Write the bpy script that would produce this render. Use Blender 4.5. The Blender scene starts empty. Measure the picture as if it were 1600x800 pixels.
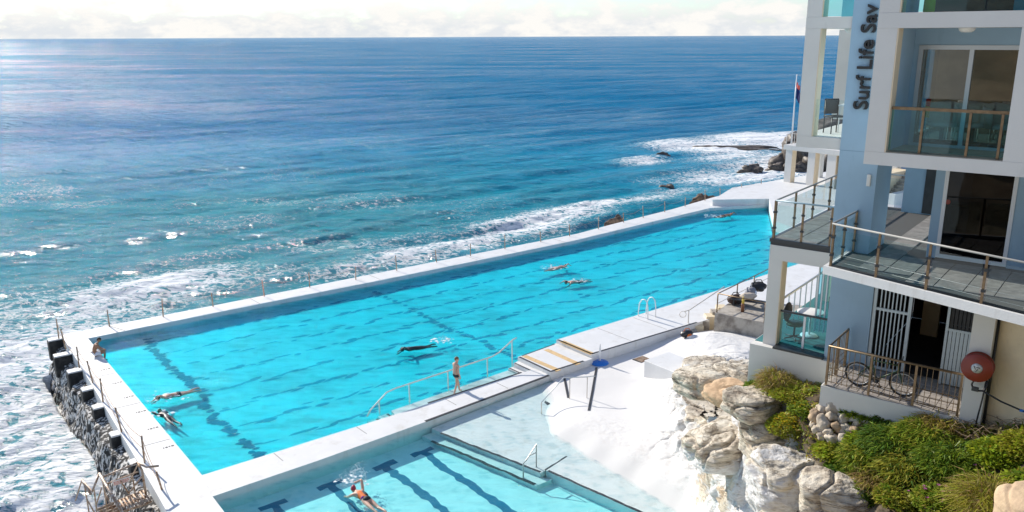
import bpy, bmesh, math, random
import numpy as np
from mathutils import Vector, Matrix

random.seed(7)
S = bpy.context.scene
C = S.collection
R = math.radians

# ------------------------------------------------------------------ camera
CAM_H, FPX, CX, CY = 15.5, 1300.0, 800.0, 400.0
PITCH, ROLL = math.atan(343 / 1300.0), R(0.25)
_f = Vector((0, math.cos(PITCH), -math.sin(PITCH)))
_r0 = Vector((1, 0, 0))
_u0 = _r0.cross(_f)
_r = _r0 * math.cos(ROLL) - _u0 * math.sin(ROLL)
_u = _u0 * math.cos(ROLL) + _r0 * math.sin(ROLL)
cd = bpy.data.cameras.new('camera')
cam = bpy.data.objects.new('camera', cd)
C.objects.link(cam)
cd.sensor_width = 36
cd.lens = 36 * FPX / 1600
cd.clip_start, cd.clip_end = 0.1, 100000
M = Matrix((( _r.x, _u.x, -_f.x, 0), (_r.y, _u.y, -_f.y, 0), (_r.z, _u.z, -_f.z, CAM_H), (0, 0, 0, 1)))
cam.matrix_world = M
S.camera = cam

# ------------------------------------------------------------------ sky, sun, exposure
SUN_AZ, SUN_EL = -43.0, 27.5
SUN_STRENGTH, SKY_STRENGTH, EXPOSURE = 4.5, 0.15, 0.44
S.view_settings.view_transform = 'Standard'
S.view_settings.look = 'None'
S.view_settings.gamma = 1.0
S.view_settings.exposure = EXPOSURE
S.cycles.max_bounces = 10
S.cycles.transparent_max_bounces = 24
S.cycles.diffuse_bounces = 4
S.cycles.glossy_bounces = 3
S.cycles.use_denoising = True
S.cycles.caustics_reflective = False
S.cycles.caustics_refractive = False
S.cycles.sample_clamp_indirect = 6

def nn(nt, typ, **kw):
    n = nt.nodes.new(typ)
    for k, v in kw.items():
        setattr(n, k, v)
    return n

def setin(n, d):
    for k, v in d.items():
        n.inputs[k].default_value = v
    return n

def ramp(nt, stops, interp='LINEAR'):
    n = nt.nodes.new('ShaderNodeValToRGB')
    cr = n.color_ramp
    cr.interpolation = interp
    while len(cr.elements) < len(stops):
        cr.elements.new(0.5)
    for e, (p, c) in zip(cr.elements, stops):
        e.position = p
        e.color = c if len(c) == 4 else (c[0], c[1], c[2], 1)
    return n

W = bpy.data.worlds.new('World')
S.world = W
W.use_nodes = True
nt = W.node_tree
nt.nodes.clear()
out = nn(nt, 'ShaderNodeOutputWorld')
bg = nn(nt, 'ShaderNodeBackground')
bg.inputs['Strength'].default_value = SKY_STRENGTH
sky = nn(nt, 'ShaderNodeTexSky', sky_type='NISHITA')
sky.sun_disc = False
sky.sun_elevation = R(SUN_EL)
sky.sun_rotation = R(SUN_AZ)
sky.air_density, sky.dust_density, sky.ozone_density = 1.0, 0.15, 1.2
# a band of low cumulus all round the horizon, thinning upwards
tc = nn(nt, 'ShaderNodeTexCoord')
sep = nn(nt, 'ShaderNodeSeparateXYZ')
nt.links.new(tc.outputs['Generated'], sep.inputs[0])
mp = nn(nt, 'ShaderNodeMapping')
mp.inputs['Scale'].default_value = (1, 1, 2.2)
nt.links.new(tc.outputs['Generated'], mp.inputs['Vector'])
cn = nn(nt, 'ShaderNodeTexNoise')
setin(cn, {'Scale': 24.0, 'Detail': 8.0, 'Roughness': 0.58, 'Lacunarity': 2.1})
nt.links.new(mp.outputs[0], cn.inputs['Vector'])
band = ramp(nt, [(0.0, (1.0,) * 3), (0.012, (.80,) * 3), (0.035, (.56,) * 3), (0.12, (.40,) * 3), (0.35, (.40,) * 3), (1.0, (.42,) * 3)])
nt.links.new(sep.outputs['Z'], band.inputs[0])
add = nn(nt, 'ShaderNodeMath', operation='ADD')
nt.links.new(cn.outputs['Fac'], add.inputs[0])
nt.links.new(band.outputs[0], add.inputs[1])
cl = ramp(nt, [(0.42, (0, 0, 0)), (0.62, (1, 1, 1))], 'EASE')
half = nn(nt, 'ShaderNodeMath', operation='MULTIPLY')
half.inputs[1].default_value = 0.5
nt.links.new(add.outputs[0], half.inputs[0])
nt.links.new(half.outputs[0], cl.inputs[0])
# cloud body brighter where the noise is thick
body = ramp(nt, [(0.40, (3.9, 4.05, 4.2)), (0.58, (4.9, 4.8, 4.6))])
nt.links.new(cn.outputs['Fac'], body.inputs[0])
mixc = nn(nt, 'ShaderNodeMixRGB')
nt.links.new(cl.outputs[0], mixc.inputs['Fac'])
tint = nn(nt, 'ShaderNodeMixRGB', blend_type='MULTIPLY'); tint.inputs['Fac'].default_value = 1.0; tint.inputs['Color2'].default_value = (.56, .64, .78, 1)
nt.links.new(sky.outputs[0], tint.inputs['Color1'])
nt.links.new(tint.outputs[0], mixc.inputs['Color1'])
nt.links.new(body.outputs[0], mixc.inputs['Color2'])
nt.links.new(mixc.outputs[0], bg.inputs['Color'])
nt.links.new(bg.outputs[0], out.inputs[0])

sd = bpy.data.lights.new('sun', 'SUN')
sd.energy = SUN_STRENGTH
sd.angle = R(0.5)
sd.color = (1.0, 0.93, 0.82)
so = bpy.data.objects.new('sun', sd)
C.objects.link(so)
SUNV = Vector((math.sin(R(SUN_AZ)) * math.cos(R(SUN_EL)), math.cos(R(SUN_AZ)) * math.cos(R(SUN_EL)), math.sin(R(SUN_EL))))
so.rotation_euler = SUNV.to_track_quat('Z', 'Y').to_euler()
so.location = SUNV * 60

# ------------------------------------------------------------------ frames
def pix(px, py, z):
    """the world point at height z that the survey photograph shows at px, py"""
    d = _f + _r * ((px - CX) / FPX) - _u * ((py - CY) / FPX)
    t = (z - CAM_H) / d.z
    return Vector((d.x * t, d.y * t, z))

A38 = R(38)
# pool frame: u along the lanes, w towards the ocean, origin at the near left pool corner
PU = Vector((math.cos(A38), math.sin(A38), 0)); PW = Vector((-math.sin(A38), math.cos(A38), 0))
PN = Vector((-11.467, 27.472, 0))
def pool(u, w, z=0.0):
    return PN + PU * u + PW * w + Vector((0, 0, z))
def to_pool(p):
    q = Vector(p) - PN
    return (q.dot(PU), q.dot(PW), p[2])
# building frame: e along the front, d into the depth
BE = Vector((math.cos(A38), -math.sin(A38), 0)); BD = Vector((math.sin(A38), math.cos(A38), 0))
def bld(e, d, z=0.0):
    return BE * e + BD * d + Vector((0, 0, z))
def to_bld(p):
    return (Vector(p).dot(BE), Vector(p).dot(BD), p[2])

# ------------------------------------------------------------------ noise
def _hash(ix, iy, seed):
    n = (ix.astype(np.int64) * 374761393 + iy.astype(np.int64) * 668265263 + seed * 974711) & 0x7fffffff
    n = ((n ^ (n >> 13)) * 1274126177) & 0x7fffffff
    return ((n ^ (n >> 16)) & 0xffff) / 65535.0
def vnoise(x, y, seed=0):
    x = np.asarray(x, float); y = np.asarray(y, float)
    ix = np.floor(x); iy = np.floor(y)
    fx = x - ix; fy = y - iy
    ux = fx * fx * fx * (fx * (fx * 6 - 15) + 10); uy = fy * fy * fy * (fy * (fy * 6 - 15) + 10)
    a = _hash(ix, iy, seed); b = _hash(ix + 1, iy, seed); c = _hash(ix, iy + 1, seed); d = _hash(ix + 1, iy + 1, seed)
    return (a + (b - a) * ux) * (1 - uy) + (c + (d - c) * ux) * uy
def fbm(x, y, seed=0, octv=4, gain=0.5):
    s = 0; a = 1; t = 0
    for k in range(octv):
        s = s + a * vnoise(x * 2 ** k + 17.3 * k, y * 2 ** k - 9.1 * k, seed + k); t += a; a *= gain
    return s / t
def sstep(a, b, x):
    t = np.clip((x - a) / (b - a), 0, 1)
    return t * t * (3 - 2 * t)

# ------------------------------------------------------------------ materials
MAT = {}
def mat(name, col, rough=0.6, metal=0.0, vary=0.0, vscale=3.0, bump=0.0, bscale=30.0, spec=0.5, col2=None, mix=(0.45, 0.6), island=0.0, stretch=(1, 1, 1), dirt=None, dscale=1.2, drange=(.55, .75)):
    if name in MAT:
        return MAT[name]
    m = bpy.data.materials.new(name); m.use_nodes = True
    nt = m.node_tree; p = nt.nodes['Principled BSDF']
    p.inputs['Roughness'].default_value = rough
    p.inputs['Metallic'].default_value = metal
    p.inputs['Specular IOR Level'].default_value = spec
    p.inputs['Base Color'].default_value = (*col, 1)
    g = nn(nt, 'ShaderNodeNewGeometry')
    mp = nn(nt, 'ShaderNodeMapping'); mp.inputs['Scale'].default_value = stretch
    nt.links.new(g.outputs['Position'], mp.inputs[0])
    cur = None
    if col2 is not None or vary > 0:
        n = nn(nt, 'ShaderNodeTexNoise'); setin(n, {'Scale': vscale, 'Detail': 6.0, 'Roughness': 0.6})
        nt.links.new(mp.outputs[0], n.inputs['Vector'])
        c2 = col2 if col2 is not None else tuple(c * (1 - vary) for c in col)
        rp = ramp(nt, [(mix[0], c2), (mix[1], col)])
        nt.links.new(n.outputs['Fac'], rp.inputs[0]); cur = rp.outputs[0]
    if island > 0:
        hs = nn(nt, 'ShaderNodeHueSaturation')
        mr = nn(nt, 'ShaderNodeMapRange'); setin(mr, {'To Min': 1 - island, 'To Max': 1 + island})
        nt.links.new(g.outputs['Random Per Island'], mr.inputs['Value'])
        nt.links.new(mr.outputs[0], hs.inputs['Value'])
        mr2 = nn(nt, 'ShaderNodeMapRange'); setin(mr2, {'To Min': 0.5 - island * .08, 'To Max': 0.5 + island * .08})
        ob = nn(nt, 'ShaderNodeObjectInfo')
        ad = nn(nt, 'ShaderNodeMath', operation='FRACT')
        mu = nn(nt, 'ShaderNodeMath', operation='MULTIPLY_ADD'); mu.inputs[1].default_value = 7.31
        nt.links.new(g.outputs['Random Per Island'], mu.inputs[0]); nt.links.new(ob.outputs['Random'], mu.inputs[2])
        nt.links.new(mu.outputs[0], ad.inputs[0]); nt.links.new(ad.outputs[0], mr2.inputs['Value'])
        nt.links.new(mr2.outputs[0], hs.inputs['Hue'])
        if cur is None:
            hs.inputs['Color'].default_value = (*col, 1)
        else:
            nt.links.new(cur, hs.inputs['Color'])
        cur = hs.outputs[0]
    if dirt is not None:
        n = nn(nt, 'ShaderNodeTexNoise'); setin(n, {'Scale': dscale, 'Detail': 9.0, 'Roughness': 0.68})
        mp2 = nn(nt, 'ShaderNodeMapping'); mp2.inputs['Scale'].default_value = (1.6, 1.6, .45)
        nt.links.new(g.outputs['Position'], mp2.inputs[0]); nt.links.new(mp2.outputs[0], n.inputs['Vector'])
        rp = ramp(nt, [(drange[0], (0, 0, 0)), (drange[1], (1, 1, 1))])
        nt.links.new(n.outputs['Fac'], rp.inputs[0])
        mx = nn(nt, 'ShaderNodeMixRGB'); mx.inputs['Color1'].default_value = (*col, 1); mx.inputs['Color2'].default_value = (*dirt, 1)
        if cur is not None: nt.links.new(cur, mx.inputs['Color1'])
        nt.links.new(rp.outputs[0], mx.inputs['Fac']); cur = mx.outputs[0]
    if cur is not None:
        nt.links.new(cur, p.inputs['Base Color'])
    if bump > 0:
        n = nn(nt, 'ShaderNodeTexNoise'); setin(n, {'Scale': bscale, 'Detail': 5.0, 'Roughness': 0.6})
        nt.links.new(mp.outputs[0], n.inputs['Vector'])
        b = nn(nt, 'ShaderNodeBump'); setin(b, {'Strength': min(1.0, bump), 'Distance': 0.02})
        nt.links.new(n.outputs['Fac'], b.inputs['Height']); nt.links.new(b.outputs[0], p.inputs['Normal'])
    MAT[name] = m
    return m

white_deck = mat('white_painted_concrete', (.77, .765, .75), .55, vary=.05, vscale=1.3, bump=.25, bscale=25, dirt=(.56, .53, .48), dscale=.9, drange=(.54, .80))
white_wall = mat('white_render', (.72, .70, .655), .6, vary=.04, vscale=.8, bump=.15, bscale=20, dirt=(.50, .50, .49), dscale=1.5, drange=(.60, .82))
cream_wall = mat('cream_render', (.80, .67, .46), .7, vary=.10, vscale=1.2, bump=.2, bscale=20, dirt=(.34, .30, .24), dscale=1.0, drange=(.60, .78))
bounce_cream = mat('bounce_cream', (.80, .66, .46), .6, vary=.06)  # warm bounce light on the reveals, put into the colour
blue_wall = mat('pale_blue_render', (.35, .50, .62), .6, vary=.06, vscale=.7, bump=.12, bscale=18, dirt=(.28, .42, .53), dscale=1.3, drange=(.58, .8))
black_line = mat('black_line_paint', (.025, .025, .03), .6, vary=.3, vscale=8)
yellow_strip = mat('tan_grip_paint', (.72, .50, .25), .8, vary=.15, vscale=6)
pool_paint = mat('pool_basin_paint', (.86, .87, .86), .5, vary=.06, vscale=1.0)
lane_paint = mat('lane_paint', (.035, .17, .29), .5)
lane_pale = mat('pale_lane_paint', (.11, .36, .48), .6)
grey_rail = mat('grey_rail', (.30, .295, .28), .5)
steel = mat('brushed_steel', (.50, .50, .49), .5, metal=1.0)
bronze = mat('bronze_anodised_metal', (.27, .19, .115), .42, metal=.7, vary=.25, vscale=9)
alu = mat('grey_aluminium', (.55, .58, .60), .4, metal=.6)
rust = mat('rusty_steel', (.30, .17, .09), .7, metal=.3, col2=(.52, .40, .30), vscale=7)
rail_paint = mat('rail_cream_paint', (.76, .70, .62), .45, vary=.1)
dark_frame = mat('dark_frame', (.03, .035, .04), .4)
paver_m = mat('grey_paver', (.23, .215, .205), .75, vary=.25, vscale=4, island=.16, bump=.3, bscale=40, dirt=(.33, .31, .29), dscale=2.0)
grout_m = mat('paver_joint', (.07, .07, .07), .9)
interior_m = mat('cliff_reflection_brown', (.50, .41, .30), .8, vary=.2, vscale=.8)  # brown imitates the cliff reflected in the door glass
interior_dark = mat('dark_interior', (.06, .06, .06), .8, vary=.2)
floor_int = mat('interior_floor', (.12, .14, .15), .4)
rubber = mat('black_rubber', (.02, .02, .022), .7)
red_paint = mat('red_enamel', (.27, .035, .02), .35, vary=.12, vscale=5)
blue_plastic = mat('blue_plastic', (.01, .17, .62), .35)
white_plastic = mat('white_plastic', (.8, .8, .8), .35)
black_plastic = mat('black_plastic', (.015, .017, .02), .4)
letter_black = mat('black_lettering', (.012, .012, .014), .35)
green_frame = mat('dark_green_enamel', (.03, .07, .03), .35)
skin_tan = mat('tan_skin', (.42, .20, .11), .5, vary=.12, vscale=6)
skin_pale = mat('fair_skin', (.68, .40, .29), .5, vary=.10, vscale=6)
hair_m = mat('dark_brown_hair', (.03, .018, .012), .6)
hair_l = mat('brown_hair', (.16, .08, .04), .6)
wetsuit = mat('black_wetsuit', (.015, .017, .022), .45)
cloth_black = mat('black_swimwear', (.015, .02, .028), .7)
cloth_white = mat('white_shorts_cloth', (.72, .72, .78), .8)
orange_m = mat('orange_cloth', (.75, .16, .02), .7)
purple_m = mat('purple_cloth', (.25, .03, .30), .7)
cap_red = mat('dark_red_cap', (.35, .02, .05), .4)
cap_green = mat('green_cap', (.02, .14, .06), .4)
cap_black = mat('black_cap', (.02, .02, .025), .4)
foam_m = mat('white_spray', (.86, .88, .89), .6)
sand_rock = mat('tan_sandstone', (.52, .37, .23), .9, col2=(.30, .22, .15), vscale=4, bump=.8, bscale=9, mix=(.35, .6))
dark_rock = mat('wet_dark_rock', (.055, .045, .038), .55, col2=(.14, .11, .085), vscale=2.2, bump=1, bscale=5)
pale_stone = mat('pale_stone', (.60, .52, .41), .9, col2=(.34, .27, .20), vscale=4, bump=.8, bscale=10, mix=(.32, .55))
concrete = mat('weathered_concrete', (.46, .42, .36), .85, col2=(.22, .19, .16), vscale=1.8, bump=.6, bscale=9, mix=(.36, .58))
barnacle = mat('barnacled_concrete', (.68, .65, .61), .9, col2=(.03, .028, .026), vscale=6.5, bump=1, bscale=14, mix=(.49, .56), stretch=(1, 1, .5))
block_dark = mat('weathered_shaded_block', (.05, .048, .045), .9, col2=(.02, .02, .02), vscale=4, bump=1, bscale=9)  # near-black from weathering, with the shade of the faces painted in
deadwood = mat('dry_twigs', (.26, .19, .13), .9, island=.3)
flag_blue = mat('flag_cloth', (.01, .015, .12), .8, vary=.3)
flag_red = mat('flag_red_cloth', (.65, .12, .10), .8)
lamp_white = mat('opal_lamp_glass', (.75, .73, .68), .3)
sign_white = mat('sign_panel', (.74, .70, .68), .5)
sign_red = mat('sign_red_print', (.55, .12, .10), .5)

def leaf_mat(name, col, island=.35, trans=.42, rough=.5):
    m = mat(name, col, rough, island=island, spec=.35)
    nt = m.node_tree; p = nt.nodes['Principled BSDF']
    src = p.inputs['Base Color'].links[0].from_socket
    tr = nn(nt, 'ShaderNodeBsdfTranslucent')
    nt.links.new(src, tr.inputs[0])
    mx = nn(nt, 'ShaderNodeMixShader'); mx.inputs[0].default_value = trans
    nt.links.new(p.outputs[0], mx.inputs[1]); nt.links.new(tr.outputs[0], mx.inputs[2])
    nt.links.new(mx.outputs[0], nt.nodes['Material Output'].inputs[0])
    return m
leaf_green = leaf_mat('leaf_green', (.20, .28, .022))
leaf_dark = leaf_mat('leaf_dark_green', (.10, .18, .02))
leaf_olive = leaf_mat('leaf_olive', (.36, .35, .04))
leaf_bright = leaf_mat('leaf_bright_green', (.34, .41, .025))
leaf_dry = leaf_mat('leaf_dry', (.38, .28, .10))
petal_yellow = leaf_mat('petal_yellow', (.75, .47, .01), island=.15)
petal_pink = leaf_mat('petal_pink', (.68, .16, .52), island=.15)
petal_orange = leaf_mat('petal_orange', (.75, .28, .02), island=.15)

def schlick(nt, f0, normal=None):
    lw = nn(nt, 'ShaderNodeLayerWeight'); lw.inputs['Blend'].default_value = .5
    if normal is not None: nt.links.new(normal, lw.inputs['Normal'])
    pw = nn(nt, 'ShaderNodeMath', operation='POWER'); pw.inputs[1].default_value = 5.0
    nt.links.new(lw.outputs['Facing'], pw.inputs[0])
    ma = nn(nt, 'ShaderNodeMath', operation='MULTIPLY_ADD'); ma.inputs[1].default_value = 1 - f0; ma.inputs[2].default_value = f0
    nt.links.new(pw.outputs[0], ma.inputs[0])
    return ma.outputs[0]

def glass_mat(name, tint, refl=1.5, alpha=1.0, ior=1.45):
    m = bpy.data.materials.new(name); m.use_nodes = True
    nt = m.node_tree; nt.nodes.clear()
    o = nn(nt, 'ShaderNodeOutputMaterial')
    t = nn(nt, 'ShaderNodeBsdfTransparent'); t.inputs[0].default_value = (*tint, 1)
    g = nn(nt, 'ShaderNodeBsdfGlossy'); g.inputs['Roughness'].default_value = 0.02
    mx = nn(nt, 'ShaderNodeMixShader')
    nt.links.new(schlick(nt, .04 * refl), mx.inputs[0])
    nt.links.new(t.outputs[0], mx.inputs[1]); nt.links.new(g.outputs[0], mx.inputs[2])
    nt.links.new(mx.outputs[0], o.inputs[0])
    return m
glass_clear = glass_mat('clear_balustrade_glass', (.91, .97, .97), .7)
glass_teal = glass_mat('teal_glass', (.58, .85, .90), .9)
glass_dark = glass_mat('tinted_door_glass', (.12, .17, .20), .7)
glass_window = glass_mat('window_glass', (.86, .86, .83), 1.2)

# ------------------------------------------------------------------ object helpers
def tag(o, label=None, cat=None, group=None, kind=None):
    if label: o['label'] = label
    if cat: o['category'] = cat
    if group: o['group'] = group
    if kind: o['kind'] = kind
    return o

def empty(name, loc=(0, 0, 0), rz=0.0, label=None, cat=None, group=None):
    o = bpy.data.objects.new(name, None)
    o.empty_display_size = 0.3
    C.objects.link(o)
    o.location = loc; o.rotation_euler = (0, 0, rz)
    return tag(o, label, cat, group)

def add_mesh(name, verts, faces, m, parent=None, smooth=False, loc=None):
    me = bpy.data.meshes.new(name)
    if isinstance(verts, np.ndarray): verts = verts.tolist()
    if isinstance(faces, np.ndarray): faces = faces.tolist()
    me.from_pydata(verts, [], faces)
    ms = m if isinstance(m, (list, tuple)) else [m]
    for q in ms: me.materials.append(q)
    if smooth:
        me.polygons.foreach_set('use_smooth', [True] * len(me.polygons))
    me.update()
    o = bpy.data.objects.new(name, me)
    C.objects.link(o)
    if parent is not None: o.parent = parent
    if loc is not None: o.location = loc
    return o

class MB:
    """collects shapes in one frame; T maps local coords to the parent's frame"""
    def __init__(self, T=None):
        self.v = []; self.f = []; self.T = T
    def _add(self, vs, fs):
        n = len(self.v)
        self.v += [tuple(self.T(*p)) if self.T else tuple(p) for p in vs]
        self.f += [tuple(n + i for i in f) for f in fs]
        return self
    def box(self, a, b, bev=0.0):
        x0, y0, z0 = a; x1, y1, z1 = b
        if bev <= 0:
            vs = [(x0, y0, z0), (x1, y0, z0), (x1, y1, z0), (x0, y1, z0), (x0, y0, z1), (x1, y0, z1), (x1, y1, z1), (x0, y1, z1)]
            return self._add(vs, [(0, 3, 2, 1), (4, 5, 6, 7), (0, 1, 5, 4), (1, 2, 6, 5), (2, 3, 7, 6), (3, 0, 4, 7)])
        c = bev
        def ring(i, z):
            return [(x0 + i + c, y0 + i, z), (x1 - i - c, y0 + i, z), (x1 - i, y0 + i + c, z), (x1 - i, y1 - i - c, z), (x1 - i - c, y1 - i, z), (x0 + i + c, y1 - i, z), (x0 + i, y1 - i - c, z), (x0 + i, y0 + i + c, z)]
        vs = ring(0, z0) + ring(0, z1 - c) + ring(c, z1)
        fs = [tuple(range(7, -1, -1)), tuple(range(16, 24))]
        for k in range(2):
            for i in range(8):
                j = (i + 1) % 8
                fs.append((k * 8 + i, k * 8 + j, k * 8 + 8 + j, k * 8 + 8 + i))
        return self._add(vs, fs)
    def prism(self, poly, z0, z1):
        n = len(poly)
        area = sum(poly[i][0] * poly[(i + 1) % n][1] - poly[(i + 1) % n][0] * poly[i][1] for i in range(n))
        if area < 0: poly = poly[::-1]
        vs = [(p[0], p[1], z0) for p in poly] + [(p[0], p[1], z1) for p in poly]
        fs = [tuple(range(n - 1, -1, -1)), tuple(range(n, 2 * n))] + [(i, (i + 1) % n, n + (i + 1) % n, n + i) for i in range(n)]
        return self._add(vs, fs)
    def tube(self, pts, r, n=8, cap=True, r2=None):
        pts = [Vector(p) for p in pts]
        m = len(pts); vs = []; fs = []
        prev = None
        for i, p in enumerate(pts):
            d = (pts[min(i + 1, m - 1)] - pts[max(i - 1, 0)]).normalized()
            if prev is None:
                a = d.orthogonal().normalized()
            else:
                a = (prev - d * prev.dot(d))
                a = a.normalized() if a.length > 1e-6 else d.orthogonal().normalized()
            prev = a; b = d.cross(a)
            rr = r if r2 is None else r + (r2 - r) * i / max(1, m - 1)
            for k in range(n):
                t = 2 * math.pi * k / n
                q = p + a * (math.cos(t) * rr) + b * (math.sin(t) * rr)
                vs.append((q.x, q.y, q.z))
        for i in range(m - 1):
            for k in range(n):
                j = (k + 1) % n
                fs.append((i * n + k, i * n + j, (i + 1) * n + j, (i + 1) * n + k))
        if cap:
            fs.append(tuple(range(n - 1, -1, -1))); fs.append(tuple(range((m - 1) * n, m * n)))
        return self._add(vs, fs)
    def lathe(self, prof, n=24, axis='z', c=(0, 0, 0)):
        vs = []; fs = []
        for (r, h) in prof:
            for k in range(n):
                t = 2 * math.pi * k / n
                x, y = r * math.cos(t), r * math.sin(t)
                p = (x, y, h) if axis == 'z' else ((x, h, y) if axis == 'y' else (h, x, y))
                vs.append((p[0] + c[0], p[1] + c[1], p[2] + c[2]))
        m = len(prof)
        for i in range(m - 1):
            for k in range(n):
                j = (k + 1) % n
                fs.append((i * n + k, i * n + j, (i + 1) * n + j, (i + 1) * n + k))
        fs.append(tuple(range(n - 1, -1, -1))); fs.append(tuple(range((m - 1) * n, m * n)))
        return self._add(vs, fs)
    def torus(self, c, R_, r, axis='y', n=36, k=8):
        vs = []; fs = []
        for i in range(n):
            t = 2 * math.pi * i / n
            for j in range(k):
                s = 2 * math.pi * j / k
                a = (R_ + r * math.cos(s)); x, y, h = a * math.cos(t), a * math.sin(t), r * math.sin(s)
                p = (x, h, y) if axis == 'y' else ((x, y, h) if axis == 'z' else (h, x, y))
                vs.append((p[0] + c[0], p[1] + c[1], p[2] + c[2]))
        for i in range(n):
            for j in range(k):
                a, b = i * k + j, i * k + (j + 1) % k
                c2, d = ((i + 1) % n) * k + (j + 1) % k, ((i + 1) % n) * k + j
                fs.append((a, b, c2, d))
        return self._add(vs, fs)
    def build(self, name, m, parent=None, smooth=False):
        return add_mesh(name, self.v, self.f, m, parent, smooth)

def thing(name, base, rz, label, cat, group=None):
    return empty(name, base, rz, label, cat, group)

def frame_T(base, conv):
    """world point function 'conv' (pool/bld) -> local coordinates of a root standing at base with that frame's axes"""
    b = base
    return lambda a, b_, c: (a - b[0], b_ - b[1], c - b[2])

# pool-frame root: rz = +38deg; building root: rz = -38deg
def pool_root(name, u, w, z, label, cat, group=None):
    o = thing(name, pool(u, w, z), A38, label, cat, group)
    return o, (lambda a, b, c, U=u, V=w, Z=z: (a - U, b - V, c - Z))
def bld_root(name, e, d, z, label, cat, group=None):
    o = thing(name, bld(e, d, z), -A38, label, cat, group)
    return o, (lambda a, b, c, U=e, V=d, Z=z: (a - U, b - V, c - Z))

def copy_tree(o, parent=None):
    c = o.copy(); C.objects.link(c)
    if parent is not None: c.parent = parent
    for ch in [x for x in bpy.data.objects if x.parent == o and x is not c]:
        copy_tree(ch, c)
    return c

# ================================================================== SEA
SEA_Z = -2.3
def wall_outline():
    inner = [(-0.1, 17.5), (9, 17.5), (17.5, 17.35), (27, 17.4), (34.4, 17.5), (42.4, 18.2), (52.4, 19.0), (57.9, 16.6)]
    outer = [(68, 23.2), (57, 22.2), (49.3, 20.8), (40.5, 19.75), (36, 19.05), (19.5, 19.0), (7, 18.9), (-0.9, 19.0)]
    return inner, outer
INNER, OUTER = wall_outline()

def polydist(px_, py_, pts):
    """distance to a polyline (numpy)"""
    best = np.full(px_.shape, 1e9)
    for (a, b) in zip(pts[:-1], pts[1:]):
        ax, ay = a; bx, by = b
        dx, dy = bx - ax, by - ay
        t = np.clip(((px_ - ax) * dx + (py_ - ay) * dy) / (dx * dx + dy * dy), 0, 1)
        best = np.minimum(best, np.hypot(px_ - ax - t * dx, py_ - ay - t * dy))
    return best

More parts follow.
